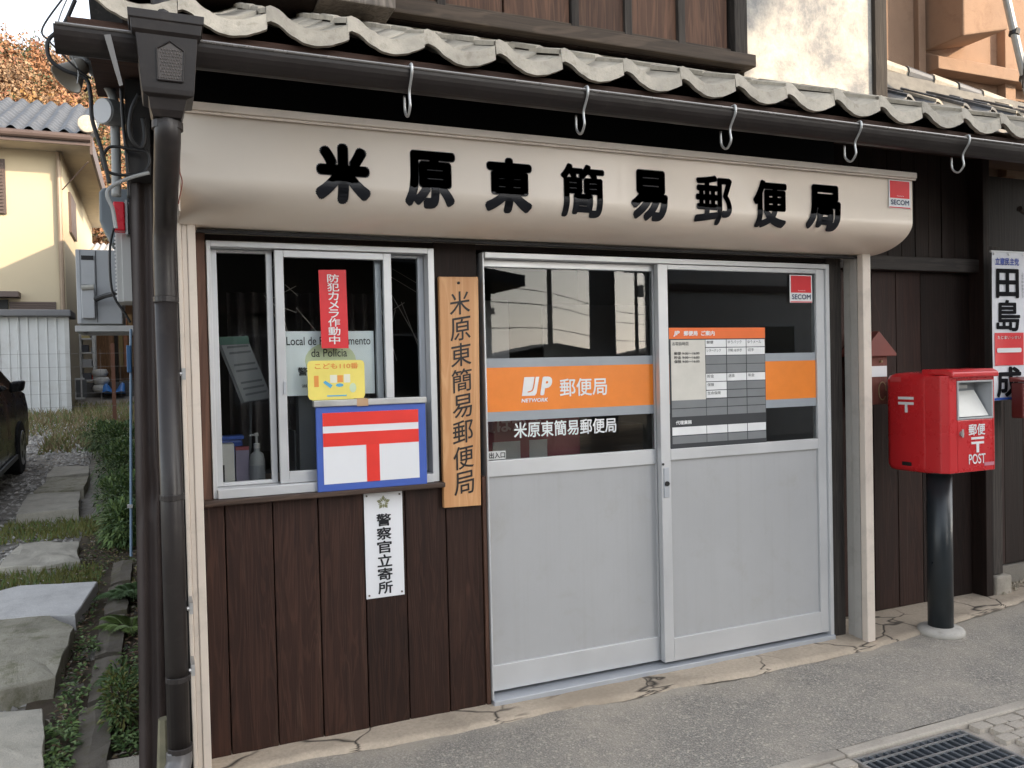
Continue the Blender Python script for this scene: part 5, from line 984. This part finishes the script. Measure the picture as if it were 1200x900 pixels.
# ---- wooded hill in autumn colours
def hillz(x, y):
    t = max(0., min(1., (y-70)/125)); ridge = 61.0-.30*(x+24) + 5*nz(x,y,.016); return .9+ridge*(t*t*(3-2*t))*.98+2.*nz(x,y,.045)
part('hill', MB().grid(lambda u,v: (-140+u*190, 60+v*220, hillz(-140+u*190, 60+v*220) if v < .62 else hillz(-140+u*190, 60+.62*220)-(v-.62)*80), 70, 60), paint('hill_scrub',(.20,.14,.075),.95,var=.4,vscale=.15,bump=.3), kind='structure', smooth=True)
random.seed(5); fo = MB(); fmats = [foliage('autumn_orange',(.28,.135,.065)), foliage('autumn_rust',(.235,.105,.06)), foliage('autumn_tan',(.26,.165,.095)), foliage('autumn_olive',(.15,.13,.06)), foliage('pine_green',(.06,.08,.04)), foliage('bare_grey',(.20,.14,.10)), foliage('autumn_gold',(.30,.17,.065))]
LV, LM = [], []
for cnt in range(600):
    y = 74+118*random.random()**.85; x = CAM[0]+(y-CAM[1])*random.uniform(-.30,.03); z = hillz(x,y); rr_ = random.uniform(1.9,4.4); hh = rr_*random.uniform(1.05,1.45); r0 = random.random()
    m0 = 0 if r0 < .26 else 1 if r0 < .46 else 2 if r0 < .62 else 3 if r0 < .74 else 4 if r0 < .84 else 5 if r0 < .94 else 6
    top = y > 172; n = 110 if top else 760
    d = rng.normal(size=(n,3)); d /= np.linalg.norm(d,axis=1)[:,None]; lob = 1+.30*np.sin(d[:,0]*5+x)+.24*np.sin(d[:,2]*6+y)+.18*np.sin(d[:,1]*9+x*2)
    q = (rng.random(n)**.36)*lob; P0 = np.stack([x+d[:,0]*rr_*q, y+d[:,1]*rr_*q, z+hh*.9+d[:,2]*hh*q],1)
    a = rng.normal(size=(n,3)); a /= np.linalg.norm(a,axis=1)[:,None]; b = np.cross(a, rng.normal(size=(n,3))); b /= np.linalg.norm(b,axis=1)[:,None]; sz = rng.uniform(.20,.42,size=(n,1))
    LV.append(np.stack([P0+a*sz, P0-a*sz*.5+b*sz*.8, P0-a*sz*.5-b*sz*.8],1).reshape(-1,3)); LM.append(np.where(rng.random(n) < .95, m0, 2))
    if top or m0 == 5:
        fo.tube([(x,y,z),(x+.2,y,z+hh*1.2),(x+.1,y,z+hh*2.2)],[.2,.13,.05],5,5)
        for k in range(7):
            b0 = z+hh*random.uniform(.7,1.7); fo.tube([(x+.1,y,b0),(x+random.uniform(-3,3),y+random.uniform(-2,2),b0+random.uniform(1.2,4.0))],[.09,.035],4,5)
LV = np.concatenate(LV); LM = np.concatenate(LM); nf = len(LM); fo.add(LV.tolist(), [(3*k,3*k+1,3*k+2) for k in range(nf)]); fo.m[-nf:] = [int(k) for k in LM]
part('autumn_forest', fo, fmats, kind='stuff', label='far hillside wood in orange, rust and green autumn leaf', cat='forest')

# ================================================================== ACROSS THE STREET (seen in the glass, plus an unseen block added for shade)
part('far_pavement', B(-60,60,-9.6,-8.2,-.3,-.03), concrete('far_walk',(.34,.33,.31),1.), kind='structure')
def house(label, x0, x1, y1, depth, h, rise, wallm, name='street_house', ridge_off=.5, floors=2):
    t = thing(name, label, 'building', ((x0+x1)/2, y1-depth/2, -.05)); part('wall', B(x0,x1,y1-depth,y1,-.1,h), wallm, t)
    xm = x0+(x1-x0)*ridge_off
    m_ = MB(); m_.prism([(x0-.5,y1+.5,h-.15),(xm,y1+.5,h+rise),(x1+.5,y1+.5,h-.15),(x1+.5,y1+.5,h-.35),(xm,y1+.5,h+rise-.22),(x0-.5,y1+.5,h-.35)],(0,-depth-1,0)); part('roof', m_, TILED, t); part('gable', MB().prism([(x0,y1-.02,h),(x1,y1-.02,h),(xm,y1-.02,h+rise-.25)],(0,-depth+.04,0)), wallm, t)
    n = max(2,int((x1-x0)/2.4))
    for fl_ in range(floors):
        for k in range(n):
            xa = x0+(x1-x0)*(k+.25)/n; wn = part('window', B(xa,xa+.95,y1,y1+.05,.9+fl_*2.7,2.1+fl_*2.7), ALUD, t); part('pane', B(xa+.05,xa+.90,y1+.05,y1+.055,.95+fl_*2.7,2.05+fl_*2.7), flat('dark_pane',(.02,.025,.03),.06), wn)
    part('lintel', B(x0-.02,x1+.02,y1,y1+.12,2.45,2.57), BRNW, t); return t
ga = thing('street_house', 'grey rendered house across the street reflected in the right door', 'building', (12.,-12.,-.05))
FG = paint('far_grey',(.55,.54,.53),.8); FP = [(8.9,-10.2),(14.3,-10.2),(17.2,-15.),(12.1,-15.)]
part('wall', MB().prism([(x,y,-.1) for x,y in FP][::-1],(0,0,9.6)), FG, ga); part('roof', MB().prism([(x,y,9.5) for x,y in ((8.95,-9.95),(14.4,-9.95),(17.5,-15.2),(12.2,-15.2))][::-1],(0,0,.35)), TILED, ga)
for k in range(6):
    xa = 9.6+1.7*(k%3); za = .95+3.0*(k//3); wn = part('window', B(xa,xa+1.0,-10.2,-10.15,za,za+1.25), ALUD, ga); part('pane', B(xa+.05,xa+.95,-10.149,-10.142,za+.05,za+1.2), flat('dark_pane',(.02,.025,.03),.06), wn)
part('belt_course', B(8.9,14.3,-10.2,-10.12,2.85,2.98), BRNW, ga); part('downpipe', MB().tube([(9.1,-10.12,-.05),(9.1,-10.12,9.4)],.05,8), BRNW, ga)
fb = thing('unseen_shade_block', 'unseen flat roofed block added across the street to shade the facade', 'building', (20.,-14.,-.05)); part('wall', B(14.6,27,-19,-10.2,-.1,8.60), paint('block_concrete',(.38,.37,.35),.8), fb); part('parapet', B(14.5,27.1,-10.25,-10.05,8.60,8.80), paint('block_concrete',(.38,.37,.35)), fb)  # unseen block added to shade the right wall, height leaves the plaster sunlit
for k in range(8):
    wn = part('window', B(15.2+1.5*(k%4)*1.9,16.6+1.5*(k%4)*1.9,-10.2,-10.14,1.0+3.4*(k//4),2.5+3.4*(k//4)), ALUD, fb); part('pane', B(15.26+1.5*(k%4)*1.9,16.54+1.5*(k%4)*1.9,-10.139,-10.13,1.06+3.4*(k//4),2.44+3.4*(k//4)), flat('dark_pane',(.02,.025,.03),.06), wn)
house('dark timber house across the street reflected in the window', -7.5, 5.9, -11.2, 5, 3.3, 1.0, paint('far_dark',(.07,.06,.05),.8), floors=1)
def pole(label, x, y, h, r, arms=True, arm_x=True):
    t = thing('utility_pole', label, 'utility pole', (x,y,-.05)); part('shaft', MB().tube([(x,y,-.1),(x,y,h)],[r,r*.65],16), concrete('pole_concrete',(.24,.235,.225),2.), t)
    if arms:
        for z in (h-.5,h-1.2): part('crossarm', MB().box(x-.9,x+.9,y-.05,y+.05,z-.05,z+.05) if arm_x else MB().box(x-.05,x+.05,y-.9,y+.9,z-.05,z+.05), GALV, t)
        for z in (h-.5,h-1.2):
            for k in (-.8,0,.8): part('insulator', MB().tube([(x+(k if arm_x else 0),y+(0 if arm_x else k),z+.05),(x+(k if arm_x else 0),y+(0 if arm_x else k),z+.22)],.05,8), flat('insulator_white',(.6,.6,.58)), t)
        part('transformer', MB().tube([(x+.35,y,h-2.9),(x+.35,y,h-2.1)],.25,12), GALV, t)
pole('thick concrete utility pole across the street reflected in the left door', 6.9, -8.7, 9.5, .24, arms=False)
pole('far utility pole with crossarms reflected in the left door', 19.3, -36.0, 9.8, .16)
pole('more distant thin utility pole reflected near the door edge', 30.9, -46.0, 9.0, .15)
for k,z in enumerate((9.3,8.6,7.4)): part('overhead_wire', MB().tube(smoothpath([(4.,-20.5,z-3.),(11.,-28.5,z-4.2),(19.3,-36.0,z-4.),(30.9,-46.,z-4.4),(54.,-64.,z-3.6)],8),.022,5), RUB, label=['top overhead wire strung between the far poles','middle overhead wire strung between the far poles','lowest overhead wire strung between the far poles'][k], cat='wire', group='overhead wires between the far poles')
house('low distant house seen in the gap across the street', 42, 56, -95, 8, 3.2, 1.2, paint('far_brown',(.15,.12,.10),.8), floors=1); house('low distant shed seen beyond the far pole', 60, 72, -90, 8, 2.9, 1.0, paint('far_grey2',(.2,.2,.2),.8), floors=1)
ss = thing('road_sign', 'inverted triangular road sign on a pole seen in the door glass', 'road sign', (7.7,-8.35,-.1)); part('post', MB().tube([(7.7,-8.35,-.1),(7.7,-8.35,3.3)],.035,10), GALV, ss); part('plate', MB().prism([(7.30,-8.31,3.22),(8.1,-8.31,3.22),(7.7,-8.31,2.53)],(0,.02,0)), paint('sign_back_grey',(.30,.30,.31),.5), ss, bevel=.004)
